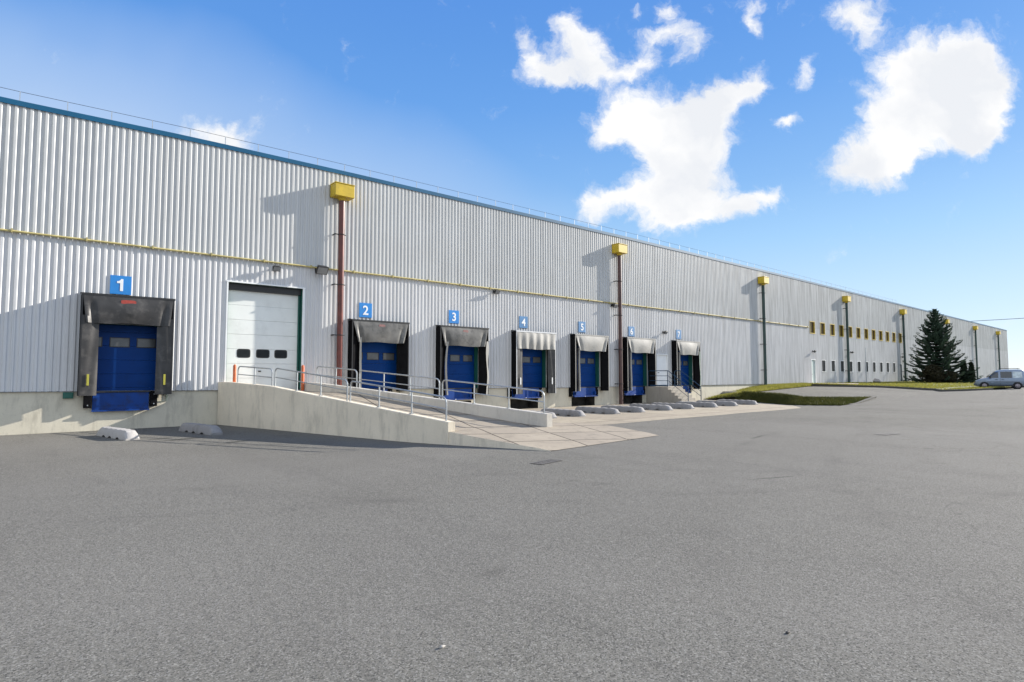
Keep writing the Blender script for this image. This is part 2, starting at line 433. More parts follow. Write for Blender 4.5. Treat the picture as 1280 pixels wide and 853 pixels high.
# ------------------------------------------------------------------ warehouse
wh = thing('warehouse', 'long white corrugated metal warehouse with seven numbered loading docks', 'warehouse', (0,0,0))
XL, XR = -26., 157.6
DC = [3.05,12.95,18.08,23.1,28.2,33.3,39.1]       # door centres
SHX = [(1.82,4.70),(12.05,15.05),(16.95,20.10),(22.17,25.33),(27.09,30.30),(32.28,35.48),(38.15,41.32)]
TOPZ = [4.80,4.48,4.46,4.44,4.46,4.47,4.46]; BOTZ = [1.18,1.10,.84,.80,.86,.80,.80]
def roof_z(x): return lerp1(x, [-26,-.6,5.2,12,33,60,84,157.6], [11.2,11.35,11.52,11.6,11.70,11.64,11.50,11.2])
def base_z(x): return lerp1(x, [-26,0,5.5,26,60,157], [1.36,1.35,1.31,1.12,1.07,.95])
PIPEZ = 6.80
openings = []                                      # x0,x1,z0,z1 in the cladding
for a, _ in SHX: openings.append((a+.42,a+2.80,.9,3.80))
WD = (6.74, 9.86, 1.1, 5.78); openings.append(WD)
PD = (36.30, 37.60, 1.0, 3.40); openings.append(PD)
UW = [63.2,65.75,68.3,70.8,73.3,75.8,78.3,80.75,83.2,85.65,88.1,90.6]
LW = [65.75,68.25,70.75,73.2,75.7,78.15,80.6,83.05,85.4,87.8]
for x in UW: openings.append((x-.55,x+.55,6.25,7.40))
for x in LW: openings.append((x-.48,x+.48,2.26,3.44))
FD = [(62.75,63.75,.9,3.45),(89.9,90.9,.9,3.30)]
openings += FD
# corrugated profile
pitch = .207; dep = .038
prof = [(0,0),(.075,0),(.100,-dep),(.172,-dep),(.207,0)]
bx = []
x = XL
while x < XR:
    for (dx, dy) in prof[:-1]: bx.append((x+dx, -.012+dy))
    x += pitch
arr = np.array(bx)
extra = sorted({v for o in openings for v in o[:2]})
ex = [(e, float(np.interp(e, arr[:,0], arr[:,1]))) for e in extra]
allx = sorted(bx+ex)
def strips(m, zlo, zhi):
    for (xa, ya), (xb, yb) in zip(allx[:-1], allx[1:]):
        if xb-xa < 1e-5: continue
        mid = (xa+xb)/2; lo = zlo(mid); hi = zhi(mid); segs = [(lo, hi)]
        for (o0,o1,z0,z1) in openings:
            if o0 < mid < o1:
                ns = []
                for a, b in segs:
                    if z0 > a: ns.append((a, min(b,z0)))
                    if z1 < b: ns.append((max(a,z1), b))
                segs = [q for q in ns if q[1]-q[0] > 1e-4]
        for a, b in segs: m.quadface((xa,ya,a),(xb,yb,a),(xb,yb,b),(xa,ya,b))
lo = MB(); strips(lo, base_z, lambda x: PIPEZ-.02)
o = lo.build('wall_cladding', CLAD_LO, wh, normals=False); o['label'] = 'lower band of white corrugated cladding'
up = MB()
sv = allx; allx = [(a, b-.006) for a, b in allx]; strips(up, lambda x: PIPEZ-.06, lambda x: roof_z(x)-.14); allx = sv
o = up.build('wall_cladding', CLAD_UP, wh, normals=False); o['label'] = 'upper band of grey white corrugated cladding'
# body behind the cladding, end walls and roof
b = MB()
n = 40
for i in range(n):
    xa = XL+(XR-XL)*i/n; xb = XL+(XR-XL)*(i+1)/n
    b.quadface((xa,.03,roof_z(xa)-.05),(xb,.03,roof_z(xb)-.05),(xb,60,roof_z(xb)+.6),(xa,60,roof_z(xa)+.6))
b.build('roof', ROOFM, wh)
b = MB(); b.box(XL,XL+.1,.05,60,-.2,11.1).box(XR-.1,XR,.02,60,-.2,11.1).box(XL,XR,59.9,60,-.2,11.1)
b.build('rear_wall', CLAD_LO, wh)
b = MB().box(XR-.16,XR+.03,-.075,.02,.6,11.05); b.build('corner_trim', CLAD_UP, wh)
t = MB(); pr = []
for i in range(121):
    x = XL+(XR-XL+.05)*i/120; z = roof_z(x); pr.append([(x,-.085,z-.18),(x,-.085,z),(x,-.06,z+.012),(x,.25,z+.012),(x,.25,z-.04),(x,-.06,z-.18),(x,-.085,z-.18)])
t.grid(pr); t.quadface(*pr[0][:6]); t.quadface(*pr[-1][:6]); t.build('roof_trim', TRIMB, wh)
# plinth (openings for the leveller pits)
pits = [(c-.95,c+1.25) for c in DC[1:6]]
p = MB(); xcur = XL
edges = []
def plin(xa, xb, z0=None):
    n = max(1, int((xb-xa)/4))
    for i in range(n):
        a = xa+(xb-xa)*i/n; c = xa+(xb-xa)*(i+1)/n
        za = base_z(a)-.006; zc = base_z(c)-.006; zb = -.4 if z0 is None else z0
        p.quadface((a,.012,zb),(c,.012,zb),(c,.012,zc),(a,.012,za))
for a, c in pits:
    plin(xcur, a); plin(a, c, .50); xcur = c
plin(xcur, XR)
p.build('plinth', PLINTH, wh, normals=False)
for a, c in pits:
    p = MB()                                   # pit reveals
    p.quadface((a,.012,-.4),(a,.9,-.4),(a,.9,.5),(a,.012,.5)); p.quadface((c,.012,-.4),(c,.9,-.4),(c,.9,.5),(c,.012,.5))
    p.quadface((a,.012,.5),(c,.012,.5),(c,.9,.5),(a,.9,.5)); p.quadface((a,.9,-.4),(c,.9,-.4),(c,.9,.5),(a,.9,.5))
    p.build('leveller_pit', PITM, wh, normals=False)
m = MB(); dr = []
for i in range(61):
    xa = XL+(XR-XL)*i/60; za = base_z(xa); dr.append([(xa,-.062,za-.012),(xa,.01,za+.006)])
m.grid(dr); m.build('drip_flashing', M('drip_metal',(.25,.26,.27),.5,.1), wh, normals=False)

# dock doors
def dock_door(i, wz, nwin, gl):
    c = SHX[i][0]+(1.26 if i == 0 else 1.47)
    f = MB(); x0, x1 = SHX[i][0]+.42, SHX[i][0]+2.80; y = .42
    # reveal
    f.quadface((x0,-.02,.9),(x0,y,.9),(x0,y,3.8),(x0,-.02,3.8)); f.quadface((x1,-.02,.9),(x1,y,.9),(x1,y,3.8),(x1,-.02,3.8))
    f.quadface((x0,-.02,3.8),(x1,-.02,3.8),(x1,y,3.8),(x0,y,3.8)); f.quadface((x0,-.02,.9),(x1,-.02,.9),(x1,y,.9),(x0,y,.9))
    fr = f.build('door_frame', GREENF, wh, normals=False)
    d = MB()
    z = .92; hgt = .52
    while z < 3.75:
        d.box(x0+.02,x1-.02,.30,.36,z,min(z+hgt-.006,3.79),.008); z += hgt
    door = d.build('dock_door', BLUE, wh)
    for k in range(nwin):
        cx = c+(k-(nwin-1)/2)*.86
        w = MB(); hw, hh = .29, .155
        w.box(cx-hw-.03,cx+hw+.03,.286,.298,wz-hh-.03,wz-hh).box(cx-hw-.03,cx+hw+.03,.286,.298,wz+hh,wz+hh+.03)
        w.box(cx-hw-.03,cx-hw,.286,.298,wz-hh,wz+hh).box(cx+hw,cx+hw+.03,.286,.298,wz-hh,wz+hh)
        w.build('window_frame', BLACKM, door)
        MB().box(cx-hw,cx+hw,.290,.296,wz-hh,wz+hh).build('pane', gl, door)
for i in range(7): dock_door(i, 3.14 if i == 0 else 2.83, 3, GLASSL)
# white sectional door
x0,x1,z0,z1 = WD
f = MB()
for (a, bb) in ((x0-.06,x0+.0),(x1-.0,x1+.10)): f.box(a,bb,-.075,.0,z0+.06,z1+.002)
f.box(x0-.08,x1+.12,-.08,.0,z1+.004,z1+.06)
f.build('door_surround', WHITE, wh)
f = MB(); f.quadface((x0,-.02,z0),(x0,.5,z0),(x0,.5,z1),(x0,-.02,z1)); f.quadface((x1,-.02,z0),(x1,.5,z0),(x1,.5,z1),(x1,-.02,z1)); f.quadface((x0,-.02,z1),(x1,-.02,z1),(x1,.5,z1),(x0,.5,z1))
f.build('door_reveal', GREENF, wh, normals=False)
d = MB(); zz = 1.16; k = 0
for hgt in (.62,.62,.62,.62,.62,.62,.62,.4):
    d.box(x0+.03,x1-.06,.26,.32,zz,zz+hgt-.007,.007); zz += hgt
sd = d.build('sectional_door', DOORW, wh)
MB().box(x0+.001,x1-.001,.14,.235,5.50,5.775).build('door_shade_band', BLACKM, wh)  # black box stands in for the shadow under the top of the recess
for (a, bb) in ((7.22,7.77),(8.0,8.57),(8.77,9.33)):
    cz = 2.83; w = MB(); hw = (bb-a)/2; cx = (a+bb)/2; hh = .19; pts = []
    for q in range(24):
        an = 2*math.pi*q/24; e = .38
        pts.append((cx+hw*math.copysign(abs(math.cos(an))**e, math.cos(an)), cz+hh*math.copysign(abs(math.sin(an))**e, math.sin(an))))
    w.prism(pts, .252, 'y', .266); fo = w.build('window_frame', BLACKM, sd)
    pts2 = [(cx+(u-cx)*.84, cz+(v-cz)*.76) for u, v in pts]
    MB().prism(pts2, .247, 'y', .2515).build('pane', GLASS, sd)
MB().box(8.1,8.22,.235,.262,2.05,2.10).build('handle', BLACKM, sd)
MB().box(x0+.02,x0+.08,.2,.25,1.16,5.7).build('door_track', GREENF, wh); MB().box(x1-.10,x1-.04,.2,.25,1.16,5.7).build('door_track', GREENF, wh)
# small white door on the landing, and two more far along
def small_door(o, mat, y=.06):
    x0,x1,z0,z1 = o
    f = MB(); f.box(x0-.06,x0,-.07,.1,z0,z1+.06).box(x1,x1+.06,-.07,.1,z0,z1+.06).box(x0,x1,-.07,.1,z1,z1+.06); f.build('door_surround', WHITE, wh)
    d = MB().box(x0,x1,y-.04,y,z0,z1).build('personnel_door', mat, wh)
    MB().box(x0+.1,x0+.14,y-.10,y-.04,z0+1.05,z0+1.09).box(x0+.1,x0+.25,y-.115,y-.095,z0+1.05,z0+1.09).build('handle', BLACKM, d)
small_door(PD, WHITE); small_door(FD[0], M('pale_green_door',(.42,.50,.47),.5,.1)); small_door(FD[1], M('slate_door',(.06,.075,.09),.5,.1))
# windows
def window(cx, cz, hw, hh, fm, pm, lbl):
    m = MB(); y1 = .045 if fm is WHITE else .12
    m.quadface((cx-hw,-.05,cz-hh),(cx-hw,y1,cz-hh),(cx-hw,y1,cz+hh),(cx-hw,-.05,cz+hh)); m.quadface((cx+hw,-.05,cz-hh),(cx+hw,y1,cz-hh),(cx+hw,y1,cz+hh),(cx+hw,-.05,cz+hh))
    m.quadface((cx-hw,-.05,cz+hh),(cx+hw,-.05,cz+hh),(cx+hw,y1,cz+hh),(cx-hw,y1,cz+hh)); m.quadface((cx-hw,-.05,cz-hh),(cx+hw,-.05,cz-hh),(cx+hw,y1,cz-hh),(cx-hw,y1,cz-hh))
    t = .05 if fm is WHITE else .08
    m.box(cx-hw-t,cx+hw+t,-.075,-.052,cz+hh,cz+hh+t).box(cx-hw-t,cx+hw+t,-.085,-.052,cz-hh-t,cz-hh).box(cx-hw-t,cx-hw,-.075,-.052,cz-hh,cz+hh).box(cx+hw,cx+hw+t,-.075,-.052,cz-hh,cz+hh)
    w = m.build('window', fm, wh, normals=False); w['label'] = lbl
    q = MB().box(cx-hw,cx+hw,y1-.05,y1-.03,cz-hh,cz+hh); q.build('pane', pm, w)
    MB().box(cx-.025,cx+.025,y1-.075,y1-.052,cz-hh,cz+hh).build('mullion', BLACKM if fm is WHITE else fm, w)
for x in UW: window(x, 6.82, .55, .575, YFRAME, BROWNG, 'yellow framed window of the upper row')
for x in LW: window(x, 2.85, .48, .59, WHITE, GLASS, 'white framed window of the lower row')

# roof edge wire
wl = thing('roof_safety_wire', 'thin safety wire on small stanchions along the blue roof edge', 'safety wire', (0,0,roof_z(0)))
m = MB(); x = XL+.8; pp = []
while x < 90:
    z = roof_z(x); m.box(x-.012,x+.012,-.03,-.006,z-.02,z+.35); pp.append((x,-.018,z+.345)); x += 1.32
m.build('stanchions', STEEL, wl)['kind'] = 'stuff'
MB().tube(pp, .008, 5).build('wire', BLACKM, wl)

# yellow gas pipe along the facade
gp = thing('gas_pipe', 'thin yellow pipe running along the corrugated facade above the docks', 'pipe', (0,-.12,PIPEZ))
MB().tube([(XL,-.115,PIPEZ-.02),(20,-.115,PIPEZ+.02),(40,-.115,PIPEZ+.04),(62.2,-.115,PIPEZ)], .040, 10).build('pipe_run', YPIPE, gp, True)
m = MB(); x = XL+1
while x < 62:
    m.box(x-.02,x+.02,-.17,-.045,PIPEZ-.05,PIPEZ+.09); x += 2.07
c = m.build('pipe_clips', M('clip_metal',(.40,.34,.14),.6,.2), gp); c['kind'] = 'stuff'

# dock number signs
def text_mesh(s, size, mat, name, parent, loc):
    cu = bpy.data.curves.new(name, 'FONT'); cu.body = s; cu.size = size; cu.align_x = 'CENTER'; cu.align_y = 'CENTER'
    cu.extrude = .004; cu.offset = .010
    ob = bpy.data.objects.new(name, cu); COL.objects.link(ob)
    bpy.context.view_layer.update()
    dg = bpy.context.evaluated_depsgraph_get(); me = bpy.data.meshes.new_from_object(ob.evaluated_get(dg))
    bpy.data.objects.remove(ob); me.materials.clear(); me.materials.append(mat)
    zs = [v.co.y for v in me.vertices]; xs_ = [v.co.x for v in me.vertices]
    me.transform(Matrix.Translation((-(min(xs_)+max(xs_))/2, -(min(zs)+max(zs))/2, 0)))
    me.transform(Matrix.Rotation(R(90), 4, 'X'))
    o = bpy.data.objects.new(name, me); COL.objects.link(o); o.parent = parent; o.location = loc; return o
words = ['one','two','three','four','five','six','seven']
SC = [(3.0,5.27),(12.92,5.03),(18.09,5.04),(23.1,5.04),(28.2,5.02),(33.32,4.98),(39.1,5.02)]
for i, (cx, cz) in enumerate(SC):
    t = thing('dock_number_sign', f'blue square sign with white numeral {i+1} above its loading dock', 'sign', (cx,-.06,cz), 'blue dock number signs')
    MB().box(cx-.335,cx+.335,-.075,-.055,cz-.35,cz+.35,.006).build('sign_plate', SIGNB if i < 3 else SIGNP, t)
    if i:
        text_mesh(str(i+1), .62, WHITE, 'numeral', t, (0,-.019,0))
    else:
        MB().prism([(cx+.01+a, cz+b) for a, b in ((.065,-.225),(.065,.225),(-.005,.225),(-.03,.175),(-.075,.145),(-.13,.135),(-.13,.065),(-.03,.065),(-.03,-.225))], -.083, 'y', -.0755).build('numeral', WHITE, t)

# ------------------------------------------------------------------ dock shelters
def shelter(i):
    x0, x1 = SHX[i]; zt, zb = TOPZ[i], BOTZ[i]; e = .5; pale = i >= 3
    look = ['black worn dock shelter with a red label on its head curtain','dark grey dock shelter with scuffed head curtain behind the ramp','dark grey dock shelter with drooping side flaps behind the ramp',
            'pale topped dock shelter with black side curtains and white markers','pale topped dock shelter left of the brown downpipe','pale topped dock shelter right of the brown downpipe','pale topped dock shelter behind the concrete steps'][i]
    t = thing('dock_shelter', look+f', under sign {i+1}', 'dock shelter', (x0,-.05,zb), 'dock shelters on the facade')
    hd = VINYLB if i == 0 else VINYLD if i < 3 else VINYLG
    y0 = -.055
    # side panels (rubber cloth on a frame), top panel
    for (xa, xb) in ((x0-.005,x0+.03),(x1-.03,x1+.005)):
        m = MB(); P = []
        for a in range(5):
            yy = y0+(-e-y0)*a/4
            P.append([(xa if xa < x0+.1 and xa == x0-.005 else xb, yy+0, z) for z in np.linspace(zb, zt, 6)])
        m.box(xa,xb,-e,y0,zb,zt); m.build('side_panel', RUBBER, t)
    m = MB(); m.prism([(-e-.03,zt),(-e-.03,zt+.035),(y0,zt+.09),(y0,zt+.05)], x0-.03, 'x', x1+.03); m.build('top_panel', RUBBER, t)
    m = MB(); m.box(x0+.032,x0+.415,-.10,-.056,zb,zt-.01).box(x1-.34,x1-.032,-.10,-.056,zb,zt-.01).box(x0+.416,x1-.341,-.10,-.056,3.81,zt-.01); m.build('backing_panel', RUBBER, t)
    # front frame edge
    m = MB(); w = .035
    m.box(x0-.012,x0+w,-e-.028,-e-.002,zb,zt).box(x1-w,x1+.012,-e-.028,-e-.002,zb,zt).box(x0-.03,x1+.03,-e-.045,-e-.031,zt-.03,zt+.045)
    m.build('front_frame', ALU if i == 3 else VINYLG if i > 3 else BLACKM, t)
    # head curtain: hangs from the front edge, billows and gathers at the corners
    hh = 1.0; nx, nz = 41, 15; P = []
    for a in range(nx):
        u = a/(nx-1); col = []
        for q in range(nz):
            s = q/(nz-1); x = x0+.03+(x1-x0-.06)*u
            inset = (.10,.26,.22,.03,.34,.30,.36)[i]*s*(1-2*u)
            yy = -e-.03-.05*math.sin(math.pi*s)*math.sin(math.pi*u)
            edge = min(u,1-u)
            if i == 3: yy -= .028*math.sin(u*34+.7*math.sin(3*s))*s**.5
            else:
                yy += .07*math.exp(-((edge-.085)/.03)**2)*sst(s*1.6) - .05*math.exp(-((edge-.02)/.03)**2)*s
                yy -= .012*math.sin(u*13+i+2*s)*s
            zz = zt-.012-hh*s-.018*math.sin(u*9+i)*s
            if i != 3: zz += .0
            col.append((x+inset, yy, zz))
        P.append(col)
    MB().grid(P).build('head_curtain', hd, t, True)
    # side curtains
    cw = [.50,.48,.50,.52,.42,.44,.42][i]
    side = VINYLB if i in (0,3) else RUBBER
    for sgn, xe in ((1,x0+.035),(-1,x1-.035)):
        P = []
        for a in range(12):
            u = a/11; col = []
            for q in range(14):
                s = q/13; z = zt-.75+(zb-zt+.75)*s
                wv = .02*math.sin(u*9+s*5+i)
                bow = .10*u*u if i in (0,3) else .26*u**1.5
                flare = (-.10*math.sin(s*3.0)*u if i == 2 else 0)
                col.append((xe+sgn*(cw*u+flare), -e-.006+bow+wv*u, z))
            P.append(col)
        MB().grid(P).build('side_curtain', side, t, True)
        # stiff lip along the inner edge
        if i not in (0,3):
            xi = xe+sgn*(cw); m = MB()
            lp = []
            for q in range(12):
                s = q/11; z = zt-.8+(zb-zt+.82)*s
                fl = (-.10*math.sin(s*3.0) if i == 2 else 0)
                lp.append([(xi+sgn*fl-sgn*.14,-e-.035+.04*math.sin(s*4),z),(xi+sgn*fl-sgn*.05,-e-.05+.02*math.sin(s*6),z),(xi+sgn*fl,-e+.23,z)])
            if sgn > 0: m.grid(lp).build('curtain_lip', VINYLG, t, True)
            elif i in (2,6):
                m = MB(); m.grid([[(xe+.03+.05*math.sin(q*1.3),-e-.03,zt-.7+(zb-zt+.7)*q/9),(xe-.10-.05*math.sin(q*.8),-e-.045,zt-.7+(zb-zt+.7)*q/9)] for q in range(10)]).build('curtain_lip', VINYLG if i == 2 else M('greenish_vinyl',(.16,.22,.19),.5,.3), t, True)
        # guide marker strips
        if i in (0,3):
            xm = xe+sgn*(.22 if i == 0 else .27)
            zc = 1.74 if i == 0 else 1.55
            MB().box(xm-.035,xm+.035,-e-.035,-e-.012,zc-.2,zc+.2,.006).build('marker_strip', YMARK if i == 0 else WMARK, t)
    if i in (0,1,2):
        cx = 3.21 if i == 0 else (x0+x1)/2; m = MB(); pts = []
        for q in range(20):
            an = 2*math.pi*q/20; pts.append((cx+(.24 if i == 0 else .17)*math.copysign(abs(math.cos(an))**.5,math.cos(an)), zt-.21+.075*math.copysign(abs(math.sin(an))**.5,math.sin(an))))
        m.prism(pts, -e-.066, 'y', -e-.04); m.build('label_patch', REDL if i == 0 else M('faded_label',(.22,.11,.10),.5,.3,12), t)
for i in range(7): shelter(i)

# dock levellers
for i, c in enumerate(DC):
    x0, x1 = c-.78, c+.98
    if i: x0, x1 = c-.95, c+1.15
    zt = base_z(c)+(.0 if i == 0 else .012); yf = -.10 if i == 0 else -.16
    t = thing('dock_leveller', f'blue steel dock leveller with black bumpers below door {i+1}', 'dock leveller', (c,0,zt-.5), 'dock levellers')
    m = MB()
    if i == 0:
        m.box(x0,x1,yf,.29,zt-.68,zt-.06,.008); m.build('deck', LBLUE, t)
        MB().box(x0-.03,x1+.03,yf-.03,.25,zt-.055,zt-.005).build('lip', BLACKM, t)
        MB().box(x0,x1,yf-.012,yf-.002,zt-.54,zt-.515).box(x0-.02,x1+.02,yf-.05,yf+.02,zt-.74,zt-.683).build('lower_rail', LBLUE, t)
    else:
        m.box(x0,x1,yf,.29,zt-.56,zt-.05,.01); m.build('deck', LBLUE, t); MB().box(x0,x1,yf-.004,.29,zt-.048,zt).build('threshold', BLACKM, t)
        MB().box(x0-.04,x1+.04,yf-.16,yf-.002,zt-.62,zt-.561).box(x0+.1,x0+.2,yf-.14,yf-.002,zt-.49,zt-.3).box(x1-.2,x1-.1,yf-.14,yf-.002,zt-.49,zt-.3).build('lip', LBLUE, t)
        MB().box(x0+.9,x0+.96,yf-.165,yf-.162,zt-.605,zt-.575).build('maker_plate', WMARK, t)
    for xa in ((x0-.26,x0-.03),(x1+.03,x1+.26)):
        zz = zt-.60
        m = MB().box(xa[0],xa[1],-.22 if i == 0 else -.17,.005,zz,zt-.02,.015)
        q = (xa[0]+xa[1])/2
        bo = m.build('bumper', RUBBER, t)
        MB().tube([(q,-.236,zz+.1),(q,-.218,zz+.1)], .022, 8).tube([(q,-.236,zt-.14),(q,-.218,zt-.14)], .022, 8).build('bolt', STEEL, bo)
MB_ = MB().box(1.42,1.72,-.08,.01,1.08,1.30,.01)
jb = thing('junction_box', 'small dark green box under the cladding left of dock one', 'box', (1.57,-.03,1.08))
MB_.build('box_body', GREENF, jb); MB().box(1.45,1.69,-.095,-.081,1.11,1.27,.005).build('lid', GREENF, jb)

# ------------------------------------------------------------------ downpipes
desc = ['red brown downpipe with yellow hopper beside the white shutter door','brown black downpipe with yellow hopper between dock five and dock six','dark green downpipe with yellow hopper on the plain stretch right of dock seven',
        'dark green downpipe among the left half of the windows','dark green downpipe at the right end of the window rows','dark downpipe whose yellow hopper shows beside the top of the spruce','dark downpipe right of the spruce, above the front of the van','dark downpipe nearest the far corner of the warehouse']
PX = [11.52,31.75,52.3,71.75,91.2,111.9,130.,147.9]
for i, x in enumerate(PX):
    zb = -.1 if i < 2 else .95
    if i == 0: zb = 0.0
    hz = roof_z(x)-1.40
    t = thing('downpipe', desc[i], 'downpipe', (x,-.3,zb), 'rainwater downpipes on the facade')
    pm = REDP if i == 0 else BROWNP if i == 1 else GREENP
    MB().tube([(x,-.33,zb),(x,-.33,zb+2),(x,-.33,zb+5),(x,-.33,hz-.02)], .135, 16).build('pipe_shaft', pm, t, True)
    m = MB(); w = .47
    m.box(x-w,x+w,-.66,-.055,hz,hz+.58,.02); m.tube([(x,-.33,hz+.01),(x,-.33,hz-.14)], [.2,.14], 16)
    h = m.build('hopper', YELLOW, t)
    MB().box(x-w-.02,x+w+.02,-.68,-.05,hz+.585,hz+.62,.008).build('rim', YELLOW, h)
    for z in np.arange(zb+1.4, hz, 2.35):
        m = MB(); m.tube([(x+.152*math.cos(a),-.33+.152*math.sin(a),z) for a in np.linspace(0,2*math.pi,17)[:-1]], .022, 6, closed=True)
        m.box(x-.30,x-.15,-.35,-.31,z-.02,z+.02).box(x-.32,x-.29,-.35,-.045,z-.03,z+.03).box(x+.15,x+.21,-.35,-.31,z-.02,z+.02)
        m.build('pipe_clamp', BLACKM, t)

# ------------------------------------------------------------------ floodlights on the facade
fl = [(8.6,6.56,.9,'small floodlight above the white shutter door',0),(10.55,6.72,1.5,'large black floodlight left of the red downpipe',0),(20.9,6.66,.9,'small floodlight on the wall above dock three and dock four',0),
      (31.25,6.66,1.0,'floodlight fixed beside the brown downpipe',0),(37.1,5.1,.9,'floodlight above the landing door between sign 6 and sign 7',0),(63.1,4.35,.9,'floodlight above the pale green door under the windows',0),(73.2,4.5,.9,'floodlight beside the grey lamp pole under the windows',0),(90.7,4.3,.8,'floodlight on the far downpipe above the slate door',0)]
for x, z, s, lb, _ in fl:
    t = thing('floodlight', lb, 'floodlight', (x,-.05,z), 'floodlights on the facade')
    MB().box(x-.03*s,x+.03*s,-.22*s,-.05,z-.03*s,z+.03*s).box(x-.10*s,x+.10*s,-.068,-.052,z-.10*s,z+.10*s).build('bracket', BLACKM, t)
    h = MB(); q = Matrix.Translation((x,-.30*s,z-.02*s))@Matrix.Rotation(R(38),4,'X')
    bm = bmesh.new(); bmesh.ops.create_cube(bm, size=1)
    for v in bm.verts:
        k = 1. if v.co.y < 0 else .72
        v.co = q@Vector((v.co.x*.36*s*k, v.co.y*.16*s, v.co.z*.28*s*k))
    bmesh.ops.bevel(bm, geom=bm.edges[:], offset=.012*s, segments=1, affect='EDGES'); h.addbm(bm); ho = h.build('housing', BLACKM, t)
    l = MB(); cs = [q@Vector((sx*.15*s,-.084*s,sz*.11*s)) for sx, sz in ((-1,-1),(1,-1),(1,1),(-1,1))]; l.quadface(*cs)
    cs2 = [q@Vector((sx*.15*s,-.0815*s,sz*.11*s)) for sx, sz in ((-1,-1),(1,-1),(1,1),(-1,1))]; l.quadface(*reversed(cs2))
    l.build('lamp_glass', LENS, ho)

# ------------------------------------------------------------------ wheel guides in front of the docks
gd = [(2.42,-2.15,2.95,-4.55,GUIDEW,.30,'whitewashed concrete wheel guide left of the pair before dock one'),
      (4.85,-2.1,5.35,-4.6,GUIDE,.30,'grey concrete wheel guide right of the pair before dock one, beside the ramp wall')]
gx = [19.15,21.1,23.7,25.8,28.35,30.5,33.1,35.5,38.1]
gt = ['behind the low end of the inner ramp wall','before dock three, left of the guides of dock four','left of the pair before dock four','right of the pair before dock four','left of the pair before dock five','right of the pair, before the brown downpipe','left of the pair before dock six','right of the pair, before the concrete steps','last on the right, beside the grass bank']
for x, w in zip(gx, gt): gd.append((x+.05,-3.7,x-.05,-6.7,GUIDE,.30,'rounded concrete wheel guide '+w))
for (xa,ya,xb,yb,mt,hh,lb) in gd:
    d = Vector((xb-xa,yb-ya,0)); L = d.length; d.normalize(); s = Vector((-d.y,d.x,0)); m = MB(); rows = []
    zg = H((xa+xb)/2,(ya+yb)/2)
    for k in range(25):
        u = k/24; e = min(u,1-u)*L; f = math.sqrt(max(0,1-(1-min(1,e/.34))**2))
        top_ = hh*(.22+.78*f)+.012*math.sin(k*1.7+xa)
        hw = .20; notch = .055 if (k in (6,7,11,12,17,18)) else 0
        c = Vector((xa,ya,zg))+d*(u*L)
        rows.append([tuple(c+s*a+Vector((0,0,z))) for a, z in ((-hw,notch+.0),(-hw+.01,top_*.62),(-hw+.07,top_*.95),(0,top_),(hw-.07,top_*.95),(hw-.01,top_*.62),(hw,notch))])
    m.grid(rows); m.quadface(*rows[0]); m.quadface(*reversed(rows[-1]))
    o = m.build('wheel_guide', mt, smooth=True); tag(o, lb, 'wheel guide', 'concrete wheel guides on the yard')

# ------------------------------------------------------------------ concrete steps with railings beside dock seven
st = thing('concrete_steps', 'concrete landing and steps with blue railing in front of the small white door', 'steps', (36,-.7,-.1))
n = 6; poly = [(-.012,-.3),(-.012,1.08),(-1.85,1.08)]
for k in range(n):
    y = -1.85-.27*k; z = 1.08-.197*(k+1); poly += [(y, z), (y-.27, z)]
poly += [(-1.85-.27*n,-.3)]
MB().prism(poly, 35.0, 'x', 36.7).build('steps', STEPC, st)
MB().box(36.703,37.75,-1.25,-.012,-.3,1.078).build('landing', STEPC, st)
RB = M('railing_blue_grey', (.022,.055,.10), .6, .2, 5, spec=.25)
for xr_, lb, ya in ((35.06,'blue grey tubular railing on the near side of the concrete steps',-.15),(36.64,'blue grey tubular railing on the far side of the concrete steps, by dock seven',-1.3)):
    sr = thing('stair_railing', lb, 'railing', (xr_,-1.8,1.08), 'railings of the concrete steps')
    ye = -1.85-.27*n+.05; zt_ = 2.20
    MB().tube([(xr_,ya,1.05),(xr_,ya,zt_-.08),(xr_,ya-.04,zt_-.02),(xr_,ya-.10,zt_),(xr_,-1.85,zt_),(xr_,ye+.08,1.14),(xr_,ye+.02,1.08),(xr_,ye,1.0),(xr_,ye,-.1)], .028, 8).build('frame_tube', RB, sr, True)
    for dz in (.36,.70):
        MB().tube([(xr_,ya,zt_-dz),(xr_,-1.85,zt_-dz),(xr_,ye,1.12-dz)], .018, 8).build('mid_rail', RB, sr, True)
    MB().tube([(xr_,-1.80,1.05),(xr_,-1.80,zt_)], .026, 8).build('post', RB, sr, True)
    MB().box(xr_-.012,xr_+.012,-1.78,ya,1.10,1.20).build('toe_board', RB, sr)

# ------------------------------------------------------------------ grass
def wall_ground(x): return lerp1(x, [42.7,44,46,49,52,57,62,160], [-.05,.05,.30,.66,.90,.97,1.0,.95])
def edge1(x): return lerp1(x, [43.2,46,52,58,61.5], [-3.3,-2.9,-2.0,-1.2,-.7])
def strip1(u, v):
    x = 42.7+(61.2-42.7)*u
    ye = edge1(x); y = -.02+(ye+.02)*v
    if v == 0: return (x, y, wall_ground(x))
    z = wall_ground(x)*(1-v)+(H(x,ye)+.05)*v
    return (x, y, z+.04*math.sin(math.pi*v))
sheet('lawn', SOIL, strip1, 50, 8)
def edge2(y): return lerp1(y, [-14.5,-13.2,-11.5,-4.2,-.6,0], [66.,62.,60.2,60.9,61.2,61.3])
def strip2(u, v):
    y = -.02-14.3*v; x0 = edge2(y); x = x0+(240-x0)*u**1.7
    base = H(min(x,75),y)+.15
    z = base+(wall_ground(x)-base)*sst(1-v*14.3/7.) if x < 160 else base
    return (x, y, z)
sheet('lawn', SOIL, strip2, 70, 40)
m = MB(); rows = []
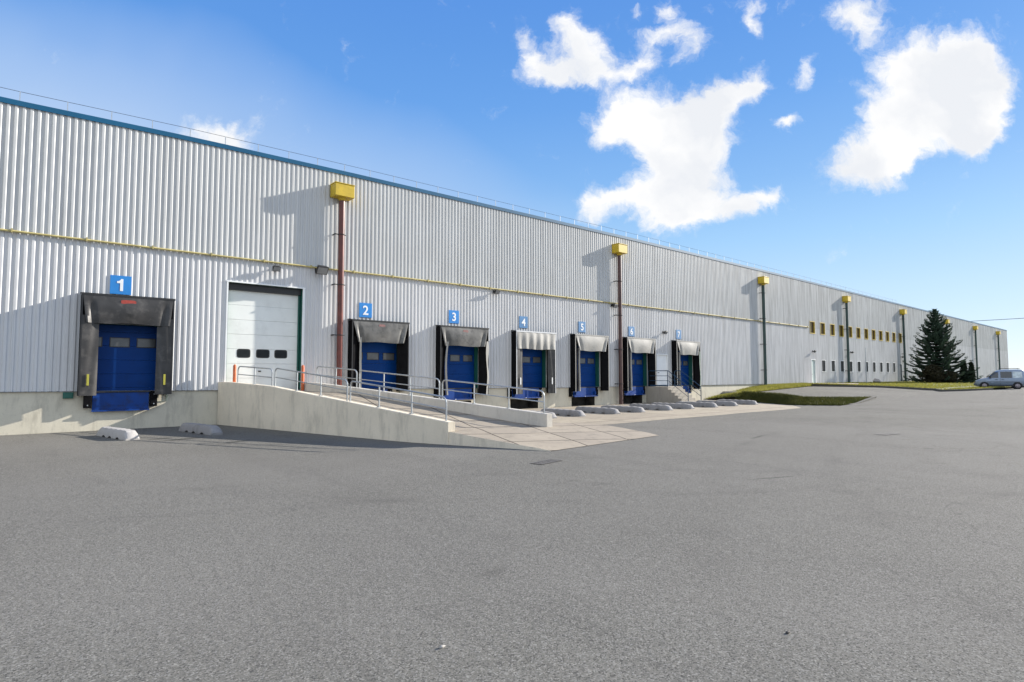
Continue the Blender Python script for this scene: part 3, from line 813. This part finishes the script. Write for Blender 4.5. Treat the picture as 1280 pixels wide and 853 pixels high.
for k in range(40):
    y = -.05-14.2*k/39; x = edge2(y); z = H(x,y); rows.append([(x-.14,y,z-.05),(x-.14,y,z+.15),(x+.02,y,z+.165),(x+.02,y,z-.05)])
m.grid(rows); kind(m.build('kerb', KERB), 'structure')
# path to the pale green door
kind(MB().box(61.6,64.0,-4.,-.03,.85,1.055,.01).build('path', M('path_concrete',(.46,.36,.31),.9,.1), None), 'structure')
def bankp(u, v):
    y = -2.7-(11.1-2.7)*u; a, b_ = toe(y)-.06, top(y)+.10; x = a+(b_-a)*v
    return (x, y, H(x,y)+.03+.02*math.sin(math.pi*v))
sheet('grass_bank', SOIL, bankp, 46, 8)
m = MB(); rows = []
for k in range(24):
    y = -2.9-(11.2-2.9)*k/23; x = top(y)+.10; z = H(x+.1,y)
    rows.append([(x-.06,y,z-.1),(x-.06,y,z+.11),(x+.10,y,z+.12),(x+.10,y,z-.1)])
m.grid(rows); m.quadface(*rows[0]); m.quadface(*rows[-1]); kind(m.build('kerb', KERB), 'structure')
# kerb closing the tip of the bank
m = MB(); rows = []
for k in range(12):
    s = k/11; x = 41.1+(46.4-41.1)*s; y = -11.35+.25*s; z = H(x,y)
    rows.append([(x,y-.08,z-.1),(x,y-.08,z+.12),(x,y+.08,z+.13),(x,y+.08,z-.1)])
m.grid(rows); m.quadface(*rows[0]); m.quadface(*rows[-1]); kind(m.build('kerb', KERB), 'structure')

def blades(name, mat, fun, n, h0, h1, w, wild=.35, bias=None):
    V = np.zeros((n*3,3)); k = 0
    for i in range(n):
        u, v = rng.random(), rng.random()
        if bias: u = u**bias
        p = fun(u, v); hgt = h0+(h1-h0)*rng.random()**2; a = rng.random()*6.283; ww = w*(.6+rng.random())
        dx, dy = math.cos(a)*ww, math.sin(a)*ww; lx, ly = (rng.random(2)-.5)*2*wild*hgt
        V[k] = (p[0]-dx,p[1]-dy,p[2]-.01); V[k+1] = (p[0]+dx,p[1]+dy,p[2]-.01); V[k+2] = (p[0]+lx,p[1]+ly,p[2]+hgt); k += 3
    me = bpy.data.meshes.new(name); me.from_pydata(V.tolist(), [], np.arange(n*3).reshape(-1,3).tolist()); me.materials.append(mat); me.update()
    o = bpy.data.objects.new(name, me); COL.objects.link(o); o['kind'] = 'stuff'
    return o
tag(blades('grass', GRASS, strip1, 30000, .05,.20,.022), 'short yellow green grass on the verge between the wall and the upper lot', 'grass')
tag(blades('grass', GRASS, strip2, 42000, .05,.16,.03, bias=1.1), 'yellow green lawn below the rows of windows and around the spruce', 'grass')
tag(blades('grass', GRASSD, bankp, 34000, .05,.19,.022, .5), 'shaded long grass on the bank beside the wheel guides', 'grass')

# ------------------------------------------------------------------ trees and shrubs
def spruce(x, y, z, h, rad):
    t = thing('spruce_tree', 'tall dark spruce standing on the lawn before the far end of the warehouse', 'tree', (x,y,z))
    MB().tube([(x,y,z-.1),(x+.03,y,z+h*.3),(x,y+.02,z+h*.7),(x,y,z+h)], [.24,.19,.10,.02], 10).build('trunk', BARK, t, True)
    V = []; F = []
    lv = 25
    for l in range(lv):
        f = l/(lv-1); zz = z+.25+(h-.35)*f**.92
        ln = rad*(1-f)**.85*(1.02 if l%2 else .9)+.22
        nb = int(14-5*f); a0 = random.random()*6
        for b in range(nb):
            a = a0+6.283*b/nb+random.uniform(-.2,.2); L = ln*random.choice((.62,.75,.85,.95,1.05,1.12,1.28))*random.uniform(.93,1.05)
            ca, sa = math.cos(a), math.sin(a)
            ns = max(5, int(L*9)); slope = -.34+.55*f
            for k in range(1, ns+1):
                s = k/ns; px = s*L
                pz = zz+slope*px+.34*L*s**3
                w = (.50*(1-s)**.75+.10)*min(1., L/1.6+.25)
                for side in (-1,1):
                    for q in range(2):
                        tl = w*random.uniform(.65,1.1)
                        fwd = .55+.5*random.random()
                        bx, by = x+ca*px, y+sa*px
                        dx = ca*fwd*tl*.6-sa*side*tl; dy = sa*fwd*tl*.6+ca*side*tl
                        dz = random.uniform(-.30,.02)*tl*1.3
                        n0 = len(V); wd = .055+.03*random.random()
                        V.extend([(bx,by,pz+wd*.4),(bx+dx*.55,by+dy*.55,pz+dz*.4+wd),(bx+dx,by+dy,pz+dz),(bx+dx*.5,by+dy*.5,pz+dz*.5-wd*1.8)]); F.append((n0,n0+1,n0+2,n0+3))
            # upturned tip
            n0 = len(V); px = L; pz = zz+slope*px+.34*L
            V.extend([(x+ca*(px-.3),y+sa*(px-.3),pz-.10),(x+ca*(px-.3),y+sa*(px-.3),pz+.04),(x+ca*(px+.16),y+sa*(px+.16),pz+.10)]); F.append((n0,n0+1,n0+2))
    m = MB(); m.v = V; m.f = F; m.mi = [0]*len(F); m.build('crown', SPRUCE, t, normals=False)
spruce(88.3, -4.6, .9, 9.2, 3.2)
def leafblob(name, label, cat, x, y, z, rx, ry, h, mat, n, leaf, col=False, group=None, trunk=True):
    t = thing(name, label, cat, (x,y,z), group)
    if trunk: MB().tube([(x,y,z-.1),(x,y,z+h*.5),(x+.02,y,z+h*.85)], [.09,.06,.02], 8).build('trunk', BARK, t, True)
    m = MB()
    for i in range(n):
        s = random.random(); a = random.random()*6.283; rr = math.sqrt(random.uniform(.25,1))
        prof_ = (math.sin(math.pi*min(1,s*.86+.14))**.6 if not col else (min(1,s*6)*(1-s)**.45))
        lump = 1+.22*math.sin(a*3+s*7)+.15*math.sin(a*5-s*11)
        px, py, pz = x+rx*rr*prof_*lump*math.cos(a), y+ry*rr*prof_*lump*math.sin(a), z+.03+h*s
        d = Vector((random.uniform(-1,1),random.uniform(-1,1),random.uniform(-.2,1.2))).normalized()*leaf*random.uniform(.6,1.3)
        e = d.cross(Vector((random.random(),random.random(),random.random()))).normalized()*leaf*.45
        p0 = Vector((px,py,pz)); m.quadface(p0-e*.4, p0+d*.5-e, p0+d, p0+d*.5+e)
    m.build('crown', mat, t, normals=False)
leafblob('cypress_tree', 'slim dark columnar cypress just right of the spruce', 'tree', 89.3,-7.1,.85,.45,.45,2.7,CYPR,2600,.16,True,'columnar cypresses')
leafblob('cypress_tree', 'slim dark columnar cypress behind the front of the van', 'tree', 90.2,-7.65,.85,.42,.42,2.5,CYPR,2600,.16,True,'columnar cypresses')
leafblob('shrub', 'brownish shrub under the left half of the spruce', 'shrub', 85.2,-4.9,.9,1.3,1.1,2.1,SHRUB,2600,.2,False,'shrubs round the spruce',False)
leafblob('shrub', 'brown green shrub in front of the spruce trunk', 'shrub', 86.6,-6.2,.9,1.0,.9,1.3,SHRUB,1500,.18,False,'shrubs round the spruce',False)
leafblob('shrub', 'dark low shrub between the spruce and the cypresses', 'shrub', 87.,-6.1,.88,.9,.8,1.3,CYPR,1500,.16,False,'shrubs round the spruce',False)

# lamp pole, boulder, far railing, road sign
t = thing('lamp_pole', 'slender grey pole standing before the window rows', 'pole', (74.4,-1.2,.98))
MB().tube([(74.4,-1.2,.9),(74.4,-1.2,5.0)], [.06,.045], 10).build('shaft', STEEL, t, True); MB().box(74.27,74.53,-1.33,-1.07,.985,1.05,.01).build('base_plate', STEEL, t)
m = MB(); bm = bmesh.new(); bmesh.ops.create_icosphere(bm, subdivisions=3, radius=1)
for v in bm.verts:
    k = 1+.12*math.sin(v.co.x*4+1)+.1*math.sin(v.co.y*5)+.08*math.cos(v.co.z*6); v.co = Vector((76.6+v.co.x*.42*k, -1.5+v.co.y*.35*k, 1.15+v.co.z*.28*k))
m.addbm(bm); tag(m.build('boulder', STONE, smooth=True), 'brownish boulder on the lawn right of the grey pole', 'boulder')
t = thing('stair_railing', 'thin grey railing sloping down to the lawn left of the spruce', 'railing', (92.,-1.,.95))
for yy in (-.5,-1.6): MB().tube([(91.4,yy,.9),(91.4,yy,2.35),(92.6,yy,2.35),(94.9,yy,1.35),(94.9,yy,.9)], .035, 8).build('frame_tube', STEEL, t, True)
t = thing('road_sign', 'round traffic sign seen from behind above the roof of the van', 'sign', (92.,-17.6,.5))
MB().tube([(92.,-17.6,.3),(92.,-17.6,3.6)], .045, 10).build('pole', STEEL, t, True)
d = MB(); d.prism([(-17.6+.6*math.cos(a), 3.05+.6*math.sin(a)) for a in np.linspace(0,2*math.pi,29)[:-1]], 91.91, 'x', 91.95); d.build('disc', M('sign_back',(.13,.125,.13),.6,.1), t)
d = MB(); d.box(91.87,91.955,-17.75,-17.45,2.85,2.9).box(91.87,91.955,-17.75,-17.45,3.2,3.25); d.build('bracket', STEEL, t)

# drain covers, stone and leaf on the asphalt
for (x, y, lx, ly, rz, lb) in ((9.0,-16.75,.42,.16,12,'rusty drain grate in the asphalt just below the ramp tip'), (21.5,-19.5,.50,.18,-8,'dark drain grate in the open asphalt at the right')):
    t = thing('drain_grate', lb, 'drain grate', (x,y,H(x,y))); z = H(x,y)
    c_, s_ = math.cos(R(rz)), math.sin(R(rz))
    def Q(u, v, w): return (x+u*c_-v*s_, y+u*s_+v*c_, z+w)
    m = MB()
    for (u0,u1,v0,v1) in ((-lx,lx,-ly,-ly+.05),(-lx,lx,ly-.05,ly),(-lx,-lx+.05,-ly+.05,ly-.05),(lx-.05,lx,-ly+.05,ly-.05)):
        m.quadface(Q(u0,v0,.014),Q(u1,v0,.014),Q(u1,v1,.014),Q(u0,v1,.014))
    m.build('frame', M('rusty_iron',(.105,.098,.09),.8,.3,20), t, normals=False)
    m = MB()
    for k in range(9):
        u = -lx+.08+k*(2*lx-.16)/9; m.quadface(Q(u,-ly+.06,.012),Q(u+.055,-ly+.06,.012),Q(u+.055,ly-.06,.012),Q(u,ly-.06,.012))
    m.build('bars', M('rusty_iron',(.105,.098,.09),.8,.3,20), t, normals=False)
    m = MB(); m.quadface(Q(-lx+.05,-ly+.05,.006),Q(lx-.05,-ly+.05,.006),Q(lx-.05,ly-.05,.006),Q(-lx+.05,ly-.05,.006)); m.build('sump', DARK, t, normals=False)
def pebble(x, y, r, lb, mat, sq=(1,.7,.5)):
    bm = bmesh.new(); bmesh.ops.create_icosphere(bm, subdivisions=2, radius=r)
    for v in bm.verts:
        k = 1+.18*math.sin(v.co.x*90/r*.05+x)+.12*math.cos(v.co.y*70/r*.05); v.co = Vector((x+v.co.x*sq[0]*k, y+v.co.y*sq[1]*k, H(x,y)+r*sq[2]*.7+v.co.z*sq[2]))
    m = MB(); m.addbm(bm); tag(m.build('stone', mat, smooth=True), lb, 'stone')
pebble(2.36,-22.61,.022,'small pale stone on the asphalt in the foreground at the left',M('pale_stone',(.34,.32,.29),.8,.2,30),(1.2,.6,.5))
pebble(4.43,-24.07,.02,'small dark stone on the nearest asphalt, centre right',M('dark_stone',(.08,.07,.06),.8,.2,30))

# ------------------------------------------------------------------ parked van
def van():
    t = thing('parked_van', 'silver blue compact van parked at the edge of the lawn, side on', 'van')
    # stations: x, zbottom, ztop, half width belt, half width top
    S = [(1.86,.34,.60,.58,.52),(1.80,.26,.74,.70,.62),(1.55,.24,.88,.80,.70),(1.15,.24,.98,.84,.74),(.92,.24,1.04,.85,.76),(.62,.24,1.32,.86,.72),(.30,.24,1.62,.86,.68),(.05,.24,1.74,.86,.68),
         (-.5,.24,1.79,.86,.70),(-1.2,.24,1.80,.86,.71),(-1.62,.26,1.77,.86,.71),(-1.80,.30,1.70,.85,.70),(-1.86,.36,1.60,.82,.68)]
    def belt(s): return min(.98, s[2]-.05)
    def side(x, z):                                   # half width of the body side at x,z
        for a, b in zip(S[:-1], S[1:]):
            if b[0] <= x <= a[0]:
                f = (a[0]-x)/(a[0]-b[0]); w = a[3]+(b[3]-a[3])*f; wt = a[4]+(b[4]-a[4])*f; zt = a[2]+(b[2]-a[2])*f; bl = min(.98, zt-.05)
                return w if z <= bl else w+(wt-w)*(z-bl)/max(.01, zt-bl)
        return .8
    body = MB(); rows = []
    for s in S:
        x, zb, zt, w, wt = s; bl = belt(s); half = [(w*.86,zb),(w*.99,zb+.12),(w+.012,(zb+bl)/2),(w,bl),(w+(wt-w)*.8,bl+(zt-bl)*.8),(wt*.93,zt-.03),(wt*.6,zt+.005)]
        rows.append([(x,-a,z) for a, z in half]+[(x,a,z) for a, z in reversed(half)]+[(x,-half[0][0],half[0][1])])
    body.grid(rows); body.quadface(*rows[0][:-1]); body.quadface(*reversed(rows[-1][:-1]))
    paint = bpy.data.materials.new('van_paint'); paint.use_nodes = True; pb = paint.node_tree.nodes['Principled BSDF']
    nt = paint.node_tree; f = noise(nt, objco(nt), 6, 4); c = mixc(nt, f, (.20,.255,.33), (.25,.30,.38)); nt.links.new(c, pb.inputs['Base Color'])
    pb.inputs['Metallic'].default_value = .35; pb.inputs['Roughness'].default_value = .34; pb.inputs['Coat Weight'].default_value = .6
    bo = body.build('body', paint, t, True)
    gl = M('car_glass', (.02,.025,.03), .06, .1, spec=.9); cl = M('car_glass_bright', (.50,.57,.57), .1, .4, 3., spec=.9)
    def plate(pts, name, mat, off, par):
        for sg in (-1,1):
            m = MB(); m.quadface(*[(x, sg*(side(x,z)+off), z) for x, z in pts]); m.quadface(*[(x, sg*(side(x,z)+off-.012), z) for x, z in reversed(pts)])
            m.build(name, mat, par, normals=False)
    plate([(.80,1.02),(.10,1.02),(.10,1.56),(.38,1.56)], 'side_window', gl, .014, t)
    plate([(-.06,1.02),(-.90,1.02),(-.90,1.60),(-.06,1.58)], 'side_window', gl, .014, t)
    plate([(-.96,1.02),(-1.66,1.04),(-1.62,1.58),(-.96,1.60)], 'side_window', cl, .014, t)  # bright view through the rear window put into its pale colour
    plate([(-.02,.34),(-.035,.34),(-.035,1.0),(-.02,1.0)], 'door_seam', BLACKM, .012, t)
    plate([(1.5,.26),(-1.5,.26),(-1.5,.36),(1.5,.36)], 'sill', BLACKM, .018, t)
    plate([(.95,.62),(-1.45,.62),(-1.45,.69),(.95,.69)], 'rubbing_strip', M('grey_plastic',(.08,.085,.09),.6,.1), .020, t)
    m = MB(); m.quadface((.95,-.66,1.10),(.95,.66,1.10),(.38,.58,1.66),(.38,-.58,1.66)); m.build('windscreen', gl, t)
    m = MB(); m.quadface((-1.885,-.62,1.06),(-1.885,.62,1.06),(-1.875,.56,1.56),(-1.875,-.56,1.56)); m.build('rear_window', gl, t)
    tyre = M('tyre_rubber', (.012,.012,.012), .8, .2, 9); rim = M('wheel_rim', (.30,.26,.27), .4, .2, 9, metal=.6)
    for x in (1.18,-1.28):
        for sg in (-1,1):
            y = sg*.80
            m = MB(); m.tube([(x,y-.10,.30),(x,y-.08,.30),(x,y+.08,.30),(x,y+.10,.30)], [.26,.305,.305,.26], 28); w = m.build('wheel', tyre, t, True)
            m = MB(); m.tube([(x,sg*.905,.30),(x,sg*.915,.30)], [.19,.175], 20); m.build('rim', rim, w, True)
            m = MB()
            for k in range(6): a = k*math.pi/3; m.box(x+.11*math.cos(a)-.025,x+.11*math.cos(a)+.025,sg*.916-.003,sg*.916+.003,.30+.11*math.sin(a)-.025,.30+.11*math.sin(a)+.025)
            m.build('wheel_holes', BLACKM, w)
            m = MB(); pts = [(x+.37*math.cos(a), .30+.37*math.sin(a)) for a in np.linspace(-.15,math.pi+.15,18)]
            m.prism(pts, sg*.862, 'y', sg*.874); m.build('wheel_arch', BLACKM, t)
    for sg in (-1,1):
        MB().box(1.62,1.78,sg*.58-.10,sg*.58+.10,.64,.80,.03).build('headlight', cl, t)
        MB().box(-1.89,-1.80,sg*.76-.06,sg*.76+.06,.85,1.30,.02).build('tail_light', M('tail_red',(.35,.02,.02),.2,.1), t)
        MB().box(.66,.80,sg*.99-.10,sg*.99+.08,1.02,1.20,.03).build('side_mirror', BLACKM, t)
        MB().tube([(.0,sg*.60,1.80),(-.1,sg*.60,1.87),(-1.4,sg*.62,1.88),(-1.55,sg*.62,1.81)], .02, 8).build('roof_rail', BLACKM, t, True)
        MB().box(.16,.34,sg*.885-.015,sg*.885+.015,.86,.90,.008).build('door_handle', BLACKM, t)
        MB().box(-.30,-.12,sg*.885-.015,sg*.885+.015,.86,.90,.008).build('door_handle', BLACKM, t)
    MB().box(1.70,1.93,-.72,.72,.30,.52,.06).build('bumper', M('grey_plastic',(.08,.085,.09),.6,.1), t)
    MB().box(-1.93,-1.78,-.76,.76,.32,.54,.05).build('bumper', M('grey_plastic',(.08,.085,.09),.6,.1), t)
    MB().box(1.82,1.90,-.36,.36,.56,.66,.02).build('grille', BLACKM, t)
    return t
v = van(); vx, vy = 69.6, -13.9
v.location = (vx, vy, H(vx,vy)+.0); v.rotation_euler = (0,0,R(104)); v.scale = (.95,1,1)

# overhead cable and distant ground
m = MB(); pts = []
for k in range(31):
    s = k/30; y = 160-260*s; pts.append((300, y, 27.2-10*.0+4*((2*s-1)**2)-3.3))
oc = thing('overhead_cable', 'thin overhead cable crossing the sky beyond the far corner of the warehouse', 'cable', (300,0,0))
MB().tube(pts, .11, 6).build('cable_line', M('cable_grey',(.25,.27,.30),.7,.1), oc, True)
for y in (160,-100): MB().tube([(300,y,-1),(300,y,28.5)], [.3,.18], 8).build('cable_pole', M('cable_grey',(.25,.27,.30),.7,.1), oc, True)
m = MB(); rows = []
for k in range(80):
    a = R(-60+150*k/79); h_ = 12+5*math.sin(k*.7)+3*math.sin(k*1.9)
    rows.append([(900*math.cos(a),900*math.sin(a),-2),(940*math.cos(a),940*math.sin(a),h_*.7),(1000*math.cos(a),1000*math.sin(a),h_),(1100*math.cos(a),1100*math.sin(a),-5)])
m.grid(rows); kind(m.build('hills', M('haze_pale_hills',(.42,.43,.36),.95,.1,.02), smooth=True), 'structure')  # haze of distance put into the pale hill colour

# ------------------------------------------------------------------ light and sky
SUN = Vector((1.0,-.20,.41)).normalized()
sl = bpy.data.lights.new('sun', 'SUN'); sl.energy = 3.8; sl.angle = R(.5); sl.color = (1,.94,.85)
so = bpy.data.objects.new('sun', sl); COL.objects.link(so); so.rotation_euler = SUN.to_track_quat('Z','Y').to_euler(); so.location = (60,-40,50)
w = bpy.data.worlds.new('World'); sc.world = w; w.use_nodes = True; nt = w.node_tree
bg = nt.nodes['Background']
sky = nd(nt, 'ShaderNodeTexSky', sky_type='NISHITA'); sky.sun_disc = False
sky.sun_elevation = math.asin(SUN.z); sky.sun_rotation = math.atan2(SUN.x, SUN.y)
sky.air_density = 1.0; sky.dust_density = .25; sky.ozone_density = 2.2; sky.altitude = 100
# cumulus clouds placed by direction (azimuth / height round the compass bearing of 49.6 degrees)
tc = nd(nt, 'ShaderNodeTexCoord'); D = tc.outputs['Generated']
YAW = R(49.57642)
def dot(vec, v):
    n = nd(nt, 'ShaderNodeVectorMath', operation='DOT_PRODUCT'); nt.links.new(vec, n.inputs[0]); n.inputs[1].default_value = v; return n.outputs['Value']
fh = dot(D, (math.cos(YAW),math.sin(YAW),0)); rh = dot(D, (math.sin(YAW),-math.cos(YAW),0)); uh = dot(D, (0,0,1))
fhc = mth(nt, 'MAXIMUM', fh, .05)
# the deep clear blue of the day: paler towards the horizon, tempered by the Nishita sky
EXPO = 1.45; STR = .085; DISP = 1/(2**EXPO)/STR
def s2l(c): return tuple(((v/255+.055)/1.055)**2.4 for v in c)
rp = nd(nt, 'ShaderNodeValToRGB'); el = rp.color_ramp.elements
stops = [(0,(214,234,253)),(.13,(186,218,250)),(.21,(160,205,247)),(.30,(132,184,241)),(.42,(104,164,236)),(.5,(94,155,232)),(.58,(86,147,230)),(1,(62,118,205))]
while len(el) < len(stops): el.new(.5)
for e_, (p_, c_) in zip(el, stops): e_.position = p_; e_.color = (*s2l(c_), 1)
nt.links.new(uh, rp.inputs[0])
gr = nd(nt, 'ShaderNodeVectorMath', operation='SCALE'); nt.links.new(rp.outputs[0], gr.inputs[0]); gr.inputs['Scale'].default_value = DISP
skyc = mixc(nt, .10, gr.outputs[0], sky.outputs[0])
cmb = nd(nt, 'ShaderNodeCombineXYZ'); nt.links.new(mth(nt,'DIVIDE',rh,fhc), cmb.inputs[0]); nt.links.new(mth(nt,'DIVIDE',uh,fhc), cmb.inputs[1])
uv = cmb.outputs[0]
n1 = nd(nt, 'ShaderNodeTexNoise'); n1.inputs['Scale'].default_value = 9; n1.inputs['Detail'].default_value = 7; n1.inputs['Roughness'].default_value = .6; nt.links.new(uv, n1.inputs['Vector'])
sb = nd(nt, 'ShaderNodeVectorMath', operation='SUBTRACT'); nt.links.new(n1.outputs['Color'], sb.inputs[0]); sb.inputs[1].default_value = (.5,.5,.5)
ma = nd(nt, 'ShaderNodeVectorMath', operation='MULTIPLY_ADD'); nt.links.new(sb.outputs[0], ma.inputs[0]); ma.inputs[1].default_value = (.10,.10,0); nt.links.new(uv, ma.inputs[2])
warp = ma.outputs[0]
#CLOUDS
CL = [(0.0172,0.5884,0.0296,0.0197,-0.524,0.64),
      (0.0396,0.5565,0.0328,0.0262,-0.698,0.68),
      (0.0732,0.5305,0.0458,0.0294,-0.000,0.68),
      (0.0919,0.6058,0.0263,0.0263,-0.000,0.51),
      (0.1201,0.6145,0.0231,0.0362,-0.000,0.51),
      (0.1155,0.5709,0.0427,0.0361,-0.000,0.59),
      (0.1478,0.5651,0.0426,0.0328,-0.000,0.59),
      (0.1013,0.5333,0.0556,0.0229,-0.000,0.59),
      (0.1642,0.5217,0.0556,0.0261,0.175,0.64),
      (0.2079,0.5390,0.0426,0.0229,0.436,0.59),
      (0.2336,0.5737,0.0361,0.0295,1.047,0.59),
      (0.2622,0.6057,0.0329,0.0230,-0.000,0.55),
      (0.3031,0.6114,0.0395,0.0231,0.262,0.59),
      (0.3181,0.5824,0.0263,0.0329,-0.000,0.59),
      (0.2811,0.5563,0.0426,0.0197,0.175,0.59),
      (0.1745,0.4328,0.0460,0.0362,-0.000,0.91),
      (0.2236,0.4557,0.0593,0.0428,-0.000,1.01),
      (0.2764,0.4442,0.0741,0.0494,-0.000,1.01),
      (0.3423,0.4584,0.0659,0.0429,0.349,1.01),
      (0.3947,0.4899,0.0430,0.0297,0.524,1.01),
      (0.4260,0.5115,0.0199,0.0248,-0.000,0.91),
      (0.3344,0.4128,0.0591,0.0361,-0.000,1.01),
      (0.2435,0.3844,0.0360,0.0360,-0.000,0.91),
      (0.3029,0.3617,0.0752,0.0523,-0.000,0.95),
      (0.2659,0.3053,0.0586,0.0586,-0.000,1.01),
      (0.3210,0.2954,0.0683,0.0455,-0.000,1.01),
      (0.2971,0.2716,0.0584,0.0260,-0.000,0.91),
      (0.1414,0.3082,0.0293,0.0325,-0.000,0.91),
      (0.1871,0.3124,0.0391,0.0195,-0.000,0.86),
      (0.3941,0.2856,0.0422,0.0227,0.524,0.91),
      (0.4404,0.3094,0.0358,0.0163,0.349,0.91),
      (0.1452,0.2773,0.0260,0.0162,-0.000,0.71),
      (0.7508,0.5444,0.0855,0.0598,-0.000,1.20),
      (0.8213,0.5516,0.0542,0.0542,-0.000,1.20),
      (0.7014,0.5372,0.0541,0.0399,-0.000,1.15),
      (0.8253,0.4868,0.0397,0.0454,-0.000,1.10),
      (0.7122,0.4582,0.0735,0.0650,-0.000,1.20),
      (0.7884,0.4438,0.0636,0.0593,-0.000,1.20),
      (0.8290,0.4181,0.0282,0.0197,0.436,1.00),
      (0.6481,0.4225,0.0564,0.0536,-0.000,1.10),
      (0.5903,0.3615,0.0589,0.0421,0.436,1.10),
      (0.6668,0.3657,0.0701,0.0365,0.436,1.00),
      (0.7972,0.3940,0.0338,0.0225,-0.000,1.00),
      (0.6097,0.6404,0.0643,0.0362,-0.000,0.83),
      (0.6270,0.6112,0.0321,0.0241,-0.698,0.69),
      (0.5077,0.5302,0.0159,0.0299,-0.349,0.80),
      (0.4744,0.4412,0.0257,0.0099,-0.000,0.80),
      (0.4328,0.6172,0.0181,0.0281,0.524,0.75),
      (-0.4998,0.4191,0.0620,0.0310,-0.175,1.35),
      (0.2714,0.6523,0.0262,0.0181,-0.000,0.80),
      (0.2162,0.6436,0.0181,0.0121,-0.000,0.69),
      (0.4168,0.6537,0.0443,0.0121,-0.000,0.46)]
#END
def ell(cx, cy, rx, ry, rot):
    mp = nd(nt, 'ShaderNodeMapping', vector_type='TEXTURE'); mp.inputs['Location'].default_value = (cx,cy,0); mp.inputs['Rotation'].default_value = (0,0,rot); mp.inputs['Scale'].default_value = (rx,ry,1)
    nt.links.new(warp, mp.inputs['Vector']); l = nd(nt, 'ShaderNodeVectorMath', operation='LENGTH'); nt.links.new(mp.outputs[0], l.inputs[0])
    return l.outputs['Value']
acc = None
for (cx,cy,rx,ry,rot,wgt) in CL:
    l_ = ell(cx,cy,rx,ry,rot)
    e = mth(nt, 'MULTIPLY', mth(nt, 'EXPONENT', mth(nt, 'MULTIPLY', mth(nt, 'MULTIPLY', l_, l_), -1.15)), wgt)
    acc = e if acc is None else mth(nt, 'ADD', acc, e)
acc = mth(nt, 'MINIMUM', acc, 1.5)
n2 = nd(nt, 'ShaderNodeTexNoise'); n2.inputs['Scale'].default_value = 15; n2.inputs['Detail'].default_value = 9; n2.inputs['Roughness'].default_value = .68; nt.links.new(warp, n2.inputs['Vector'])
dens = mth(nt, 'ADD', acc, mth(nt, 'MULTIPLY', mth(nt, 'SUBTRACT', n2.outputs['Fac'], .5), 2.2))
ar = nd(nt, 'ShaderNodeMapRange', interpolation_type='SMOOTHSTEP'); nt.links.new(dens, ar.inputs[0])
for q_, v_ in zip((1,2,3,4), (.20,1.15,0,1)): ar.inputs[q_].default_value = v_
alpha = ar.outputs[0]
alpha = mth(nt, 'MULTIPLY', alpha, remap(nt, fh, .0, .15))
n3 = nd(nt, 'ShaderNodeTexNoise'); n3.inputs['Scale'].default_value = 7; n3.inputs['Detail'].default_value = 5; nt.links.new(warp, n3.inputs['Vector'])
body = remap(nt, mth(nt, 'SUBTRACT', n3.outputs['Fac'], mth(nt, 'MULTIPLY', mth(nt, 'MAXIMUM', mth(nt, 'SUBTRACT', acc, .6), 0), .12)), .30, .52)
bg.inputs['Strength'].default_value = STR
kk = DISP
ccol = mixc(nt, body, tuple(c*kk for c in (.86,.885,.93)), tuple(c*kk for c in (1.03,1.03,1.03)))
# thin high veil to the left
vn = nd(nt, 'ShaderNodeTexNoise'); vn.inputs['Scale'].default_value = 2.2; vn.inputs['Detail'].default_value = 3; nt.links.new(uv, vn.inputs['Vector'])
mp = nd(nt, 'ShaderNodeMapping', vector_type='TEXTURE'); mp.inputs['Location'].default_value = (-.62,.34,0); mp.inputs['Rotation'].default_value = (0,0,R(-20)); mp.inputs['Scale'].default_value = (1.05,.25,1)
nt.links.new(uv, mp.inputs['Vector']); l = nd(nt, 'ShaderNodeVectorMath', operation='LENGTH'); nt.links.new(mp.outputs[0], l.inputs[0])
veil = mth(nt, 'MULTIPLY', remap(nt, mth(nt,'ADD',l.outputs['Value'],mth(nt,'MULTIPLY',mth(nt,'SUBTRACT',vn.outputs['Fac'],.5),.8)), 0, 1.15, 1., 0), remap(nt, fh, 0, .2))
c1 = mixc(nt, veil, skyc, tuple(c*kk for c in (.52,.67,.92)))
c2 = mixc(nt, alpha, c1, ccol)
# unseen broken bright cloud added behind the camera to fill the shaded walls
nb = nd(nt, 'ShaderNodeTexNoise'); nb.inputs['Scale'].default_value = 2.6; nb.inputs['Detail'].default_value = 5; nt.links.new(D, nb.inputs['Vector'])
fill_cloud = mth(nt, 'MULTIPLY', remap(nt, nb.outputs['Fac'], .36, .53), remap(nt, fh, -.02, -.35))
c2 = mixc(nt, fill_cloud, c2, tuple(c*kk for c in (1.08,1.19,1.34)))
nt.links.new(c2, bg.inputs['Color'])

# ------------------------------------------------------------------ camera
ca = bpy.data.cameras.new('camera'); ca.sensor_width = 36; ca.sensor_fit = 'HORIZONTAL'; ca.lens = 36*734.155/1280; ca.clip_end = 5000; ca.clip_start = .1
co = bpy.data.objects.new('camera', ca); COL.objects.link(co); co.location = (0,-26.137,1.9)
yaw, pit, rol = R(49.57642), R(3.322), R(-.0387)
fw = Vector((math.cos(yaw)*math.cos(pit), math.sin(yaw)*math.cos(pit), math.sin(pit))); rt0 = Vector((math.sin(yaw),-math.cos(yaw),0)); up0 = rt0.cross(fw)
rt = rt0*math.cos(rol)+up0*math.sin(rol); up_ = -rt0*math.sin(rol)+up0*math.cos(rol)
co.rotation_euler = Matrix((rt, up_, -fw)).transposed().to_euler()
sc.camera = co
sc.view_settings.view_transform = 'Standard'; sc.view_settings.look = 'None'; sc.view_settings.gamma = 1; sc.view_settings.exposure = EXPO
sc.render.resolution_x, sc.render.resolution_y = 1024, 682
sc.cycles.max_bounces = 6; sc.cycles.use_denoising = True
